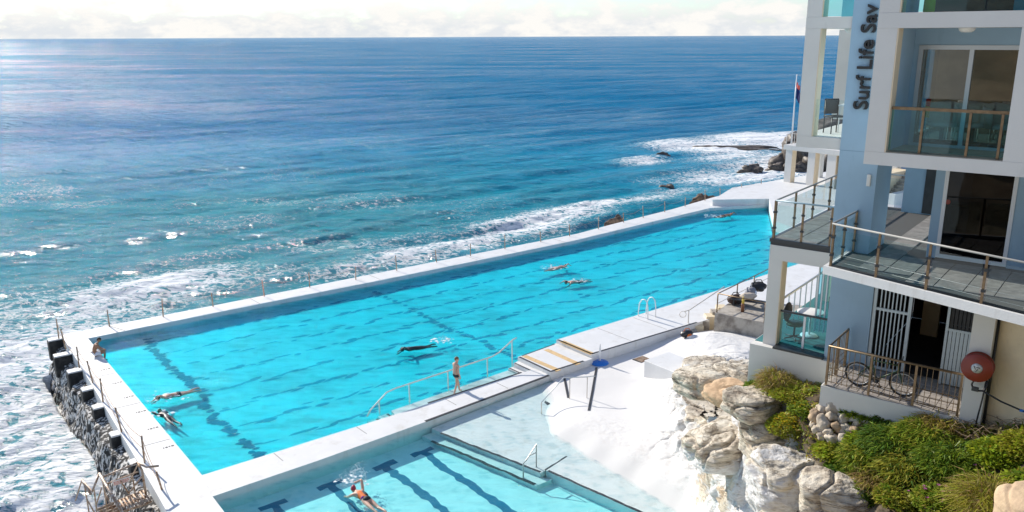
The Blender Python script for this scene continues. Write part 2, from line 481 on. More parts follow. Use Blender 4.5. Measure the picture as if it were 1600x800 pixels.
def build_sea():
    rr = [26.0]
    while rr[-1] < 900: rr.append(rr[-1] * 1.0052)
    while rr[-1] < 60000: rr.append(rr[-1] * 1.06)
    rr = np.array(rr)
    th = np.concatenate([np.linspace(R(-75), R(-36), 90, endpoint=False), np.linspace(R(-36), R(24), 560, endpoint=False), np.linspace(R(24), R(60), 60)])
    RR, TH = np.meshgrid(rr, th, indexing='ij')
    X = RR * np.sin(TH); Y = RR * np.cos(TH)
    dX = X - PN.x; dY = Y - PN.y
    u = dX * PU.x + dY * PU.y; w = dX * PW.x + dY * PW.y
    # inside the pool block the sea lies still, below the basin
    inside = sstep(-1.3, -2.6, u) * 0 + ((u > -2.2) & (w < 19.4) & (w < 19.0 + np.maximum(0, u - 36) * .16)).astype(float)
    cell = np.maximum(RR * 0.0052, RR * 0.0019)
    z = np.zeros_like(X)
    rng = np.random.RandomState(5)
    waves = []
    for i in range(34):
        lam = 1.0 * (1.125 ** i)
        az = R(142) + rng.normal(0, .36 if lam < 4 else .17) + (R(18) if lam > 18 else 0)
        amp = 0.025 * lam ** 0.50 * (0.75 + .5 * rng.rand()) * (.50 if lam > 12 else 1)
        waves.append((lam, az, amp, rng.rand() * 6.28))
    zs = np.zeros_like(X)
    gust = fbm(X / 60 + 3, Y / 30, 77, 3)
    qx = fbm(X / 14., Y / 14., 31, 2) * 3.0
    for lam, az, amp, ph in waves:
        k = 2 * math.pi / lam
        fade = np.clip((lam / cell - 2.6) / 3, 0, 1)
        arg = k * (X * math.sin(az) + Y * math.cos(az)) + ph + qx * (1.2 if lam < 5 else .45)
        s = np.sin(arg)
        g = (0.45 + 1.1 * gust) if lam < 14 else 1.0
        if lam < 12: zs += amp * fade * g * (s + 0.22 * np.cos(2 * arg))
        else: z += amp * fade * g * (s + 0.22 * np.cos(2 * arg))
    z += .30 * np.tanh(zs / .30)
    near_foam = np.zeros_like(X)
    # ----- foam density
    dw = polydist(u, w, [p for p in OUTER[::-1]])
    along = sstep(6.5, .2, dw) * (0.42 + .55 * fbm(u / 9., w / 5., 12, 2))
    de = np.where((u < -1.2), np.abs(u + 1.6), 99)
    endf = sstep(14, 0., np.where((w > -12) & (w < 22), de, 99)) * (.50 + .56 * fbm(u / 5., w / 5., 88, 3))
    foam = np.maximum(along, endf)
    lee = fbm(X / 15., Y / 9., 41, 3)
    # patches of broken water: (px, py, rx, ry metres along u / w, strength)
    for (px_, py_, ru, rw, s) in [(235, 448, 8, 5.5, 1.0), (160, 480, 6, 5, .75), (300, 420, 6, 3, .7), (60, 560, 9, 8, .95), (60, 660, 8, 6, .9), (20, 720, 5, 3, .8), (140, 620, 4, 9, .9),
                                  (90, 505, 8, 4, .6), (20, 470, 9, 6, .45), (330, 395, 12, 2.5, .35), (640, 398, 6, 3.0, .85), (730, 378, 6, 3, .85), (560, 418, 7, 2.5, .6), (820, 352, 7, 4, 1.0), (880, 335, 7, 4, .9), (930, 322, 7, 3.0, .9),
                                  (760, 368, 7, 2.4, .7), (1005, 250, 6, 4, .8), (1065, 228, 8, 8, .95), (1120, 230, 10, 9, 1.05), (1185, 218, 13, 9, 1.15), (1150, 242, 12, 5, .8), (1240, 220, 16, 12, 1.15), (1190, 255, 10, 6, .75), (1120, 275, 9, 6, .8),
                                  (1180, 275, 11, 5, 1.0), (1060, 300, 7, 4, .55), (1015, 312, 6, 3, .75), (1240, 262, 12, 10, 1.1), (1030, 280, 5, 3, .5), (410, 430, 6, 2.5, .55), (1290, 255, 16, 14, 1.1)]:
        p = to_pool(pix(px_, py_, SEA_Z))
        foam = np.maximum(foam, (.92 if px_ < 800 else .95) * s * np.exp(-(((u - p[0]) / ru) ** 2 + ((w - p[1]) / rw) ** 2)))
    # old foam drifting in long streaks inshore, and the backs of swells paled by air bubbles
    inshore = sstep(120, 40, np.abs(w - 18)) * sstep(90, 0, u) * sstep(-90, -10, u)
    foam = np.maximum(foam, inshore * (.16 + .30 * sstep(.40, .70, lee)))
    # choppy water gets rough where foam is
    lump = fbm(X * .9, Y * .9, 8, 3) - .5
    z += lump * np.clip(foam, 0, 1) * .30 * np.clip(1.2 / cell, 0, 1)
    # bulge of a breaking swell in the outer reef and against the end wall
    z += .18 * np.exp(-((dw - 3) / 2.2) ** 2) * np.clip(foam - .3, 0, 1) * fbm(u / 4., w / 4., 3, 2)
    for (px_, py_, ru, rw, h) in [(120, 760, 3.2, 2.0, .8), (1160, 218, 14, 4, .9), (1060, 222, 9, 4, .6), (640, 392, 8, 1.8, .25), (150, 700, 3, 2.5, .35)]:
        p = to_pool(pix(px_, py_, SEA_Z))
        z += h * np.exp(-(((u - p[0]) / ru) ** 2 + ((w - p[1]) / rw) ** 2))
    z = np.where(inside > .5, -.6, z)
    land = (u > 69)
    Z = SEA_Z + .62 * np.tanh(z / .62)
    teal = sstep(150, 25, np.hypot(X + 25, (Y - 45) * 1.0)) * (.72 + .45 * fbm(X / 30, Y / 22, 55, 2))
    teal = np.clip(teal, 0, 1)
    nr, na = X.shape
    V = np.stack([X, Y, Z], -1).reshape(-1, 3)
    i = np.arange((nr - 1) * na).reshape(nr - 1, na)[:, :-1].ravel()
    F = np.stack([i, i + 1, i + na + 1, i + na], 1)[:, ::-1]
    me = bpy.data.meshes.new('sea')
    me.vertices.add(len(V)); me.vertices.foreach_set('co', V.ravel())
    me.loops.add(F.size); me.loops.foreach_set('vertex_index', F.ravel().astype(np.int32))
    me.polygons.add(len(F)); me.polygons.foreach_set('loop_start', np.arange(0, F.size, 4, dtype=np.int32))
    me.polygons.foreach_set('use_smooth', np.ones(len(F), bool))
    for nm, arr in (('foam', foam), ('teal', teal)):
        a = me.attributes.new(nm, 'FLOAT', 'POINT'); a.data.foreach_set('value', arr.ravel().astype(np.float32))
    me.update(calc_edges=True)
    o = bpy.data.objects.new('sea', me); C.objects.link(o)
    tag(o, kind='structure')
    me.materials.append(sea_mat())
    return o

def sea_mat():
    m = bpy.data.materials.new('sea_water'); m.use_nodes = True
    nt = m.node_tree; p = nt.nodes['Principled BSDF']
    L = nt.links.new
    g = nn(nt, 'ShaderNodeNewGeometry')
    fa = nn(nt, 'ShaderNodeAttribute', attribute_name='foam'); te = nn(nt, 'ShaderNodeAttribute', attribute_name='teal')
    deep = ramp(nt, [(0.0, (.0005, .155, .32)), (0.40, (.0005, .225, .40)), (1.0, (.001, .235, .31))])
    L(te.outputs['Fac'], deep.inputs[0])
    # lacy foam: ridged noise, the threshold set by the density
    mp = nn(nt, 'ShaderNodeMapping'); mp.inputs['Rotation'].default_value = (0, 0, -A38); mp.inputs['Scale'].default_value = (.8, 1.25, 1)
    L(g.outputs['Position'], mp.inputs[0])
    wn = nn(nt, 'ShaderNodeTexNoise'); setin(wn, {'Scale': .55, 'Detail': 3.0})
    L(mp.outputs[0], wn.inputs['Vector'])
    vm = nn(nt, 'ShaderNodeVectorMath', operation='MULTIPLY_ADD'); vm.inputs[1].default_value = (2.2, 2.2, 0); 
    L(wn.outputs['Color'], vm.inputs[0]); L(mp.outputs[0], vm.inputs[2])
    v1 = nn(nt, 'ShaderNodeTexNoise'); setin(v1, {'Scale': 1.35, 'Detail': 8.0, 'Roughness': .60})
    L(vm.outputs[0], v1.inputs['Vector'])
    rid = nn(nt, 'ShaderNodeMath', operation='SUBTRACT'); rid.inputs[1].default_value = .5
    L(v1.outputs['Fac'], rid.inputs[0])
    ab = nn(nt, 'ShaderNodeMath', operation='ABSOLUTE'); L(rid.outputs[0], ab.inputs[0])
    lc = nn(nt, 'ShaderNodeMath', operation='MULTIPLY_ADD'); lc.inputs[1].default_value = -6.0; lc.inputs[2].default_value = 1.0
    L(ab.outputs[0], lc.inputs[0])
    v2 = nn(nt, 'ShaderNodeTexNoise'); setin(v2, {'Scale': 3.1, 'Detail': 7.0, 'Roughness': .72})
    L(mp.outputs[0], v2.inputs['Vector'])
    sm = nn(nt, 'ShaderNodeMath', operation='MULTIPLY_ADD'); sm.inputs[1].default_value = 1.5; sm.inputs[2].default_value = -.75 - 1.22
    L(v2.outputs['Fac'], sm.inputs[0])
    s1 = nn(nt, 'ShaderNodeMath', operation='ADD'); L(lc.outputs[0], s1.inputs[0]); L(sm.outputs[0], s1.inputs[1])
    s2 = nn(nt, 'ShaderNodeMath', operation='MULTIPLY_ADD'); s2.inputs[1].default_value = 1.30
    L(fa.outputs['Fac'], s2.inputs[0]); L(s1.outputs[0], s2.inputs[2])
    fr = ramp(nt, [(.0, (0, 0, 0)), (.14, (.30, .30, .30)), (.40, (1, 1, 1))])
    L(s2.outputs[0], fr.inputs[0])
    # aerated water under and round the foam
    aer = nn(nt, 'ShaderNodeMixRGB'); aer.inputs['Color2'].default_value = (.16, .46, .50, 1)
    am = nn(nt, 'ShaderNodeMath', operation='MULTIPLY'); am.inputs[1].default_value = .42; am.use_clamp = True
    L(fa.outputs['Fac'], am.inputs[0]); L(am.outputs[0], aer.inputs['Fac']); L(deep.outputs[0], aer.inputs['Color1'])
    mc = nn(nt, 'ShaderNodeMixRGB'); mc.inputs['Color2'].default_value = (.84, .86, .87, 1)
    L(fr.outputs[0], mc.inputs['Fac']); L(aer.outputs[0], mc.inputs['Color1'])
    rr = nn(nt, 'ShaderNodeMapRange'); setin(rr, {'To Min': .12, 'To Max': .75})
    L(fr.outputs[0], rr.inputs['Value'])
    # ripples, elongated along the crests
    mp2 = nn(nt, 'ShaderNodeMapping'); mp2.inputs['Rotation'].default_value = (0, 0, -A38); mp2.inputs['Scale'].default_value = (.45, 1.15, 1)
    L(g.outputs['Position'], mp2.inputs[0])
    b1 = nn(nt, 'ShaderNodeTexNoise'); setin(b1, {'Scale': .75, 'Detail': 7.0, 'Roughness': .66, 'Distortion': .3})
    L(mp2.outputs[0], b1.inputs['Vector'])
    b2 = nn(nt, 'ShaderNodeTexNoise'); setin(b2, {'Scale': .20, 'Detail': 5.0, 'Roughness': .62})
    L(mp2.outputs[0], b2.inputs['Vector'])
    bm = nn(nt, 'ShaderNodeBump'); setin(bm, {'Strength': 1.0, 'Distance': 1.0})
    L(b1.outputs['Fac'], bm.inputs['Height'])
    bm2 = nn(nt, 'ShaderNodeBump'); setin(bm2, {'Strength': 1.0, 'Distance': 2.2})
    L(b2.outputs['Fac'], bm2.inputs['Height']); L(bm.outputs[0], bm2.inputs['Normal'])
    bm3 = nn(nt, 'ShaderNodeBump'); setin(bm3, {'Strength': .8, 'Distance': .12})
    L(fr.outputs[0], bm3.inputs['Height']); L(bm2.outputs[0], bm3.inputs['Normal'])
    nt.nodes.remove(p)
    # light welling up from under the surface does not follow the facets; foam does
    upn = nn(nt, 'ShaderNodeCombineXYZ'); upn.inputs['Z'].default_value = 1.0
    mn = nn(nt, 'ShaderNodeMixRGB'); fo = nn(nt, 'ShaderNodeMapRange'); setin(fo, {'To Min': .62, 'To Max': .60}); L(fr.outputs[0], fo.inputs['Value']); L(fo.outputs[0], mn.inputs[0]); L(upn.outputs[0], mn.inputs[1]); L(bm3.outputs[0], mn.inputs[2])
    df = nn(nt, 'ShaderNodeBsdfDiffuse'); L(mc.outputs[0], df.inputs['Color']); L(mn.outputs[0], df.inputs['Normal'])
    gl = nn(nt, 'ShaderNodeBsdfGlossy'); L(rr.outputs[0], gl.inputs['Roughness']); L(bm3.outputs[0], gl.inputs['Normal'])
    fz = schlick(nt, .02, bm3.outputs[0])
    # the facets of a choppy sea mirror far less at grazing angles than a flat sheet would
    cap = nn(nt, 'ShaderNodeMapRange'); setin(cap, {'From Min': .0, 'From Max': 1.0, 'To Min': .02, 'To Max': .66}); L(fz, cap.inputs['Value'])
    dry = nn(nt, 'ShaderNodeMath', operation='SUBTRACT'); dry.inputs[0].default_value = 1.0; dry.use_clamp = True; L(fr.outputs[0], dry.inputs[1])
    # slicks and wind lanes: smoother water mirrors more of the pale sky
    mpw = nn(nt, 'ShaderNodeMapping'); mpw.inputs['Rotation'].default_value = (0, 0, R(6)); mpw.inputs['Scale'].default_value = (.006, .026, 1); L(g.outputs['Position'], mpw.inputs[0])
    nw = nn(nt, 'ShaderNodeTexNoise'); setin(nw, {'Scale': 1.0, 'Detail': 4.0, 'Roughness': .55}); L(mpw.outputs[0], nw.inputs['Vector'])
    wr = nn(nt, 'ShaderNodeMapRange'); setin(wr, {'From Min': .36, 'From Max': .64, 'To Min': .50, 'To Max': 1.45}); L(nw.outputs['Fac'], wr.inputs['Value'])
    cw_ = nn(nt, 'ShaderNodeMath', operation='MULTIPLY'); L(cap.outputs[0], cw_.inputs[0]); L(wr.outputs[0], cw_.inputs[1]); cap = cw_
    fm = nn(nt, 'ShaderNodeMath', operation='MULTIPLY'); L(cap.outputs[0], fm.inputs[0]); L(dry.outputs[0], fm.inputs[1])
    mxs = nn(nt, 'ShaderNodeMixShader'); L(fm.outputs[0], mxs.inputs[0]); L(df.outputs[0], mxs.inputs[1]); L(gl.outputs[0], mxs.inputs[2])
    L(mxs.outputs[0], nt.nodes['Material Output'].inputs[0])
    return m
build_sea()

# ================================================================== POOLS
def pool_water_mat(name, density, col, rip, rscale=1.0, net=False):
    """absorbing water: a rippled, partly mirroring sheet over a clear volume"""
    m = bpy.data.materials.new(name); m.use_nodes = True
    nt = m.node_tree; nt.nodes.clear(); L = nt.links.new
    o = nn(nt, 'ShaderNodeOutputMaterial')
    g = nn(nt, 'ShaderNodeNewGeometry')
    mp = nn(nt, 'ShaderNodeMapping'); mp.inputs['Rotation'].default_value = (0, 0, -A38 + R(8)); mp.inputs['Scale'].default_value = (.42 * rscale, 1.35 * rscale, 1)
    L(g.outputs['Position'], mp.inputs[0])
    n1 = nn(nt, 'ShaderNodeTexNoise'); setin(n1, {'Scale': 1.75, 'Detail': 6.0, 'Roughness': .64, 'Distortion': .7})
    L(mp.outputs[0], n1.inputs['Vector'])
    n2 = nn(nt, 'ShaderNodeTexNoise'); setin(n2, {'Scale': .5, 'Detail': 2.0, 'Roughness': .5, 'Distortion': .4})
    L(mp.outputs[0], n2.inputs['Vector'])
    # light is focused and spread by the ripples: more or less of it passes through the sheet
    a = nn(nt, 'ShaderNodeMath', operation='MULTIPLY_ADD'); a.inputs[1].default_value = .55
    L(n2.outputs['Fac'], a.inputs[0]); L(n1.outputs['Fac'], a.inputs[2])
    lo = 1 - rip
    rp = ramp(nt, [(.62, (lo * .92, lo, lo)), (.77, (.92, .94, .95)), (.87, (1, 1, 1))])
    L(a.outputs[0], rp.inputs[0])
    t = nn(nt, 'ShaderNodeBsdfTransparent')
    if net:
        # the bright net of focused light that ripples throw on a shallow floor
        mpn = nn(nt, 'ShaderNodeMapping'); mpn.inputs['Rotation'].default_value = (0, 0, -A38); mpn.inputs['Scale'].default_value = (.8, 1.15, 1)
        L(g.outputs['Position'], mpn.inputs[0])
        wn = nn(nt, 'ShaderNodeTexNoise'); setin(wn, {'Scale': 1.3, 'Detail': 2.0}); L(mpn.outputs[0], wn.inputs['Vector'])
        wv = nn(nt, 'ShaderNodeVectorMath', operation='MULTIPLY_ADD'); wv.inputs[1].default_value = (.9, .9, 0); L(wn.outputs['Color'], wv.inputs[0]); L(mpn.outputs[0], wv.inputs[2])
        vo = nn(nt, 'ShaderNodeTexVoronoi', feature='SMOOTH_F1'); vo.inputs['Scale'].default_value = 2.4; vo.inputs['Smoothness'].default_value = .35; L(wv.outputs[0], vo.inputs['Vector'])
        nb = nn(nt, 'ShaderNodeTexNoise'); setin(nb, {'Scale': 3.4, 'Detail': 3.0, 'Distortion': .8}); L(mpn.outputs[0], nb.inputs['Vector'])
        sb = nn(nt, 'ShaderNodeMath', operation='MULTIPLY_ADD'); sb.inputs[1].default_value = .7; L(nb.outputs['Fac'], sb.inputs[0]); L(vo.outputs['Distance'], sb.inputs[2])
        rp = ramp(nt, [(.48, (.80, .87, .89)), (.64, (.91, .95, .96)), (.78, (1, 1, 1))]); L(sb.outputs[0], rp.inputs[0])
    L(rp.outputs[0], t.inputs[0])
    gl = nn(nt, 'ShaderNodeBsdfGlossy'); gl.inputs['Roughness'].default_value = .06
    bp = nn(nt, 'ShaderNodeBump'); setin(bp, {'Strength': 1.0, 'Distance': .16})
    L(n1.outputs['Fac'], bp.inputs['Height']); L(bp.outputs[0], gl.inputs['Normal'])
    fz = schlick(nt, .02, bp.outputs[0])
    fm = nn(nt, 'ShaderNodeMath', operation='MULTIPLY'); fm.inputs[1].default_value = .36; L(fz, fm.inputs[0]); fz = fm.outputs[0]
    mx = nn(nt, 'ShaderNodeMixShader'); L(fz, mx.inputs[0]); L(t.outputs[0], mx.inputs[1]); L(gl.outputs[0], mx.inputs[2])
    L(mx.outputs[0], o.inputs['Surface'])
    va = nn(nt, 'ShaderNodeVolumeAbsorption'); va.inputs['Color'].default_value = (*col, 1); va.inputs['Density'].default_value = density
    L(va.outputs[0], o.inputs['Volume'])
    return m

def prism_obj(name, poly, z0, z1, m, kind='structure', conv=pool, label=None, cat=None, parent=None):
    mb = MB(lambda a, b, c: tuple(conv(a, b, c)))
    mb.prism(poly, z0, z1)
    o = mb.build(name, m, parent)
    tag(o, label, cat, kind=kind)
    return o

FLOOR_Z = -0.36
BASIN = [(-0.08, -0.52), (8.2, -0.52), (15.65, -0.35), (15.65, 1.0), (18.35, 1.25), (32, 1.55), (46, 2.3), (50, 10.5), (57.9, 16.6), (52.4, 19.0), (42.4, 18.2), (34.4, 17.5), (27, 17.4), (17.5, 17.35), (9, 17.5), (-0.08, 17.5)]
def grow(poly, d):
    cx = sum(p[0] for p in poly) / len(poly); cy = sum(p[1] for p in poly) / len(poly)
    return [(p[0] + d * np.sign(p[0] - cx), p[1] + d * np.sign(p[1] - cy)) for p in poly]
floor = prism_obj('pool_floor', grow(BASIN, .3), FLOOR_Z - .25, FLOOR_Z, pool_paint)
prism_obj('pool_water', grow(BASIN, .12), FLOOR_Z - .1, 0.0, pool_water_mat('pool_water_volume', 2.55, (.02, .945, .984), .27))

def wobble_strip(path, width, z, name, m, parent, amp=.10, freq=1.7, seed=0, step=.12, thick=None):
    """a painted line on a basin floor, its edges shaped to waver as ripples would refract them"""
    pts = []
    for (a, b) in zip(path[:-1], path[1:]):
        L_ = math.hypot(b[0] - a[0], b[1] - a[1]); n = max(2, int(L_ / step))
        for i in range(n + (1 if b is path[-1] else 0)):
            t = i / n; pts.append((a[0] + (b[0] - a[0]) * t, a[1] + (b[1] - a[1]) * t))
    P_ = np.array(pts); d = np.gradient(P_, axis=0); d /= np.linalg.norm(d, axis=1)[:, None] + 1e-9
    nrm = np.stack([-d[:, 1], d[:, 0]], 1)
    s = np.arange(len(P_)) * step
    off = (fbm(s * freq, s * 0 + seed * 3.1, seed, 3) - .5) * 2 * amp + (vnoise(s * freq * 3.3, s * 0 + seed, seed + 4) - .5) * amp
    wv = width * (.75 + .6 * vnoise(s * freq * 1.3, s * 0 + 5.5, seed + 9))
    A = P_ + nrm * (off + wv / 2)[:, None]; B = P_ + nrm * (off - wv / 2)[:, None]
    vs = []; fs = []
    for a, b in zip(A, B):
        vs.append(tuple(pool(a[0], a[1], z))); vs.append(tuple(pool(b[0], b[1], z)))
    for i in range(len(P_) - 1):
        fs.append((2 * i, 2 * i + 1, 2 * i + 3, 2 * i + 2))
    return add_mesh(name, vs, fs, m, parent)

def broken_strip(a, b, width, z, name, m, parent, seed, gap=.25, ln=(.35, 1.2)):
    """a lane line broken up as by refraction: short overlapping strokes along a straight run"""
    rs = random.Random(seed); L_ = math.hypot(b[0] - a[0], b[1] - a[1]); dx, dy = (b[0] - a[0]) / L_, (b[1] - a[1]) / L_
    s = 0; mb = MB(lambda x, y, zz: tuple(pool(x, y, zz))); k = 0
    while s < L_:
        l = rs.uniform(*ln); o = rs.gauss(0, width * .45); w = width * rs.uniform(.25, .8); tl = rs.gauss(0, .16)
        if rs.random() > gap:
            cx, cy = a[0] + dx * (s + l / 2) - dy * o, a[1] + dy * (s + l / 2) + dx * o
            ex, ey = dx * math.cos(tl) - dy * math.sin(tl), dy * math.cos(tl) + dx * math.sin(tl)
            h = l / 2
            mb._add([(cx - ex * h, cy - ey * h, z), (cx - ex * h * .4 + ey * w / 2, cy - ey * h * .4 - ex * w / 2, z), (cx + ex * h * .5 + ey * w / 2, cy + ey * h * .5 - ex * w / 2, z), (cx + ex * h, cy + ey * h, z), (cx + ex * h * .4 - ey * w / 2, cy + ey * h * .4 + ex * w / 2, z), (cx - ex * h * .5 - ey * w / 2, cy - ey * h * .5 + ex * w / 2, z)], [(0, 1, 2, 3, 4, 5)])
            k += 1; z += .00002
        s += l * rs.uniform(.35, .75)
    return mb.build(name, m, parent)
def stacked_strip(a, b, width, z, name, m, parent, seed, step=.15, skip=.12):
    """a cross line broken up as by refraction: strokes side by side across its run"""
    rs = random.Random(seed); L_ = math.hypot(b[0] - a[0], b[1] - a[1]); dx, dy = (b[0] - a[0]) / L_, (b[1] - a[1]) / L_
    mb = MB(lambda x, y, zz: tuple(pool(x, y, zz))); s = 0; drift = 0
    while s < L_:
        s += step * rs.uniform(.6, 1.5); drift = drift * .8 + rs.gauss(0, .07)
        if rs.random() < skip: continue
        h = width * rs.uniform(.35, .9); o = drift + rs.gauss(0, width * .16); t = rs.uniform(.07, .15); tl = rs.gauss(-.12, .12)
        ex, ey = -dy * math.cos(tl) - dx * math.sin(tl), dx * math.cos(tl) - dy * math.sin(tl)
        cx, cy = a[0] + dx * s - dy * o, a[1] + dy * s + dx * o
        nx, ny = -ey, ex
        mb._add([(cx - ex * h, cy - ey * h, z), (cx - ex * h * .4 + nx * t, cy - ey * h * .4 + ny * t, z), (cx + ex * h * .5 + nx * t, cy + ey * h * .5 + ny * t, z), (cx + ex * h, cy + ey * h, z), (cx + ex * h * .4 - nx * t, cy + ey * h * .4 - ny * t, z), (cx - ex * h * .5 - nx * t, cy - ey * h * .5 - ny * t, z)], [(0, 1, 2, 3, 4, 5)])
        z += .00003
    return mb.build(name, m, parent)
# lane lines of the big pool, lying on its floor, refraction break-up built in
for k in range(8):
    w0 = 1.55 + k * 2.12
    broken_strip((2.6, w0), (50 - max(0, 8 - w0) * .6, w0 + .1), .34, FLOOR_Z + .004, 'lane_line', lane_pale, floor, k + 1)
stacked_strip((2.55, 17.3), (2.5, -.2), .40, FLOOR_Z + .012, 'cross_line', lane_paint, floor, 31)
stacked_strip((16.6, 17.2), (16.6, 1.2), .34, FLOOR_Z + .012, 'cross_line', lane_pale, floor, 32, .2, .4)

# ---- shallow ledge and steps in the big pool
ledge = prism_obj('pool_ledge', [(8.1, -.6), (8.25, .42), (14.9, .82), (15.0, -.5)], FLOOR_Z - .2, -.03, white_deck, kind=None, label='shallow white ledge under water beside the walkway between the two pools', cat='pool ledge')
for i in range(4):
    u1 = 8.1 - i * .52
    o = prism_obj('step', [(u1 - .52, -.6), (u1 - .52, .40 - i * .02), (u1 - .003, .41 - i * .02), (u1 - .003, -.6)], FLOOR_Z - .2, -.09 - i * .06, white_deck, kind=None, parent=ledge)
    l = MB(lambda a, b, c: tuple(pool(a, b, c))); l.box((u1 - .13, -.5, -.09 - i * .06 - .01), (u1 - .03, .36 - i * .02, -.09 - i * .06 + .004)); l.build('step_line', black_line, ledge)

# ---- walls of the big pool
ow = prism_obj('pool_wall', INNER + OUTER, -4.0, .25, white_deck, kind=None, label='long white sea wall between the big pool and the ocean', cat='pool wall')
ew = prism_obj('pool_wall', [(-.08, -.5), (-.08, 17.5), (-.10, 17.5), (-.9, 19.0), (-1.08, 19.0), (-1.25, 13), (-1.5, 6), (-1.68, .6), (-1.8, -2.2), (-2.9, -2.3), (-3.0, -4.2), (-2.4, -9), (-.4, -9), (-.28, -2.2)], -4.0, .247, white_deck, kind=None, label='white end wall of the big pool with depth marks and dark buttress blocks', cat='pool wall')
dv = prism_obj('pool_wall', [(-.078, -.52), (8.2, -.52), (15.65, -.35), (15.65, -1.42), (14.9, -1.42), (8.5, -1.9), (3.7, -2.14), (-.278, -2.2)], -1.6, .25, white_deck, kind=None, label='white walkway wall dividing the big pool from the lower pool', cat='pool wall')
T_pool = lambda a, b, c: tuple(pool(a, b, c))
def line_part(parent, path, width, z, m=black_line, name='edge_line'):
    mb = MB(T_pool)
    for (a, b) in zip(path[:-1], path[1:]):
        d = Vector((b[0] - a[0], b[1] - a[1])).normalized(); n = Vector((-d.y, d.x)) * width / 2
        mb.prism([(a[0] - n.x, a[1] - n.y), (b[0] - n.x, b[1] - n.y), (b[0] + n.x, b[1] + n.y), (a[0] + n.x, a[1] + n.y)], z - .02, z + .006)
    return mb.build(name, m, parent)
line_part(dv, [(8.55, -1.84), (15.62, -1.36)], .12, .25)
line_part(dv, [(9.6, -.42), (14.85, -.30)], .09, .25)
blk = prism_obj('step_block', [(15.655, -1.45), (15.655, 1.0), (18.35, 1.25), (18.35, -1.45)], -1.2, .42, white_deck, kind=None, label='low white step block with two tan grip strips', cat='step')
line_part(blk, [(15.72, .95), (15.72, -1.42)], .12, .42); line_part(blk, [(15.72, -1.38), (17.8, -1.38)], .12, .42)
line_part(blk, [(15.9, .98), (18.2, 1.20)], .06, .42)
pr = prism_obj('promenade', [(18.355, -1.35), (18.355, 1.25), (32, 1.55), (46, 2.3), (46.5, -9), (44, -12), (30, -4.2), (27.2, -1.55)], -1.2, .60, white_deck)
line_part(pr, [(18.42, 1.22), (18.42, -1.28)], .12, .60); line_part(pr, [(18.42, -1.28), (26.0, -1.46)], .12, .60)
for par, z, (a, b) in ((pr, .60, ((878, 533), (926, 553))), (blk, .42, ((853, 546), (904, 569))), (blk, .42, ((819, 556), (873, 579)))):
    p, q = to_pool(pix(*a, z)), to_pool(pix(*b, z))
    line_part(par, [p[:2], q[:2]], .30, z, yellow_strip, 'grip_strip')
# entry steps from the ledge up to the block
es = MB(T_pool)
es2 = prism_obj('step', [(15.0, -.5), (14.95, .85), (15.30, .88), (15.33, -.42)], FLOOR_Z, .05, white_deck, kind=None, parent=ledge)
es3 = prism_obj('step', [(15.333, -.42), (15.303, .88), (15.65, .95), (15.65, -.36)], FLOOR_Z, .22, white_deck, kind=None, parent=ledge)
line_part(ledge, [(15.02, .84), (15.06, -.42)], .08, .05, name='step_line'); line_part(ledge, [(15.36, .87), (15.39, -.38)], .08, .22, name='step_line')
# marks painted along the pool edge of the end wall
for k, (px_, py_) in enumerate([(165, 577), (183, 598), (201, 620), (220, 643), (239, 669), (263, 698)]):
    p = to_pool(pix(px_, py_, .25)); mb = MB(T_pool)
    x = 0
    for j, wd in enumerate((.05, .09, .06, .10)):
        mb.box((p[0] - .2 + x, p[1] - .045 - .02 * (j % 2), .24), (p[0] - .2 + x + wd, p[1] + .05, .252)); x += wd + .035
    mb.build('depth_mark', black_line, ew)
# expansion joint of the sea wall
joint_m = mat('joint_sealant', (.34, .33, .31), .9)
line_part(ow, [(1.3, 18.85), (1.75, 17.55)], .05, .25, joint_m, 'wall_joint')
for uj in (9.2, 17.3, 25.1, 33.4): line_part(ow, [(uj, 18.9), (uj + .05, 17.5)], .035, .25, joint_m, 'wall_joint')
for wj in (3.1, 7.4, 11.6, 15.2): line_part(ew, [(-.12, wj), (-1.2, wj + .04)], .03, .247, joint_m, 'wall_joint')
for uj in (2.6, 6.1, 10.4, 13.2): line_part(dv, [(uj, -.55), (uj + .03, -1.35)], .03, .25, joint_m, 'wall_joint')
for uj in (21.2, 23.9): line_part(pr, [(uj, 1.2), (uj, -1.2)], .03, .60, joint_m, 'paving_joint')
# barnacled footing and buttress blocks of the end wall
def footing():
    ws = np.linspace(-3.2, 19.6, 150); zs = np.linspace(0, 1, 26)
    vs = []; fs = []
    for i, w in enumerate(ws):
        base = np.interp(w, [-3.2, .6, 6, 13, 19.6], [-1.85, -1.72, -1.54, -1.3, -1.0])
        for j, t in enumerate(zs):
            z = -.28 - 3.4 * t
            out_ = .42 + .75 * t + .5 * (float(fbm(np.array(w * .8), np.array(z * .9), 61, 4)) - .5) + .16 * (float(vnoise(np.array(w * 4.5), np.array(z * 4.5), 8)) - .5)
            if j == 0: out_ = -.05
            vs.append(tuple(pool(base - out_, w, z + (.10 * (float(vnoise(np.array(w * 2.), np.array(3.), 5)) - .5) if j < 3 else 0))))
    n = len(zs)
    for i in range(len(ws) - 1):
        for j in range(n - 1):
            fs.append((i * n + j, i * n + j + 1, (i + 1) * n + j + 1, (i + 1) * n + j))
    return add_mesh('footing', vs, fs, barnacle, ew, True)
footing()
for k, (px_, py_) in enumerate([(90, 535), (100, 560), (122, 585), (145, 613), (163, 641), (192, 684), (223, 728)]):
    p = to_pool(pix(px_, py_, .0)); mb = MB(T_pool)
    w0 = p[1]
    mb.box((p[0] - .42, w0, -.95), (p[0] + .48, w0 + .55, .10), .05)
    mb.build('buttress_block', block_dark, ew)
    mb = MB(T_pool); mb.box((p[0] - .40, w0 + .03, .101), (p[0] + .46, w0 + .53, .16), .02); mb.build('block_cap', white_deck, ew)

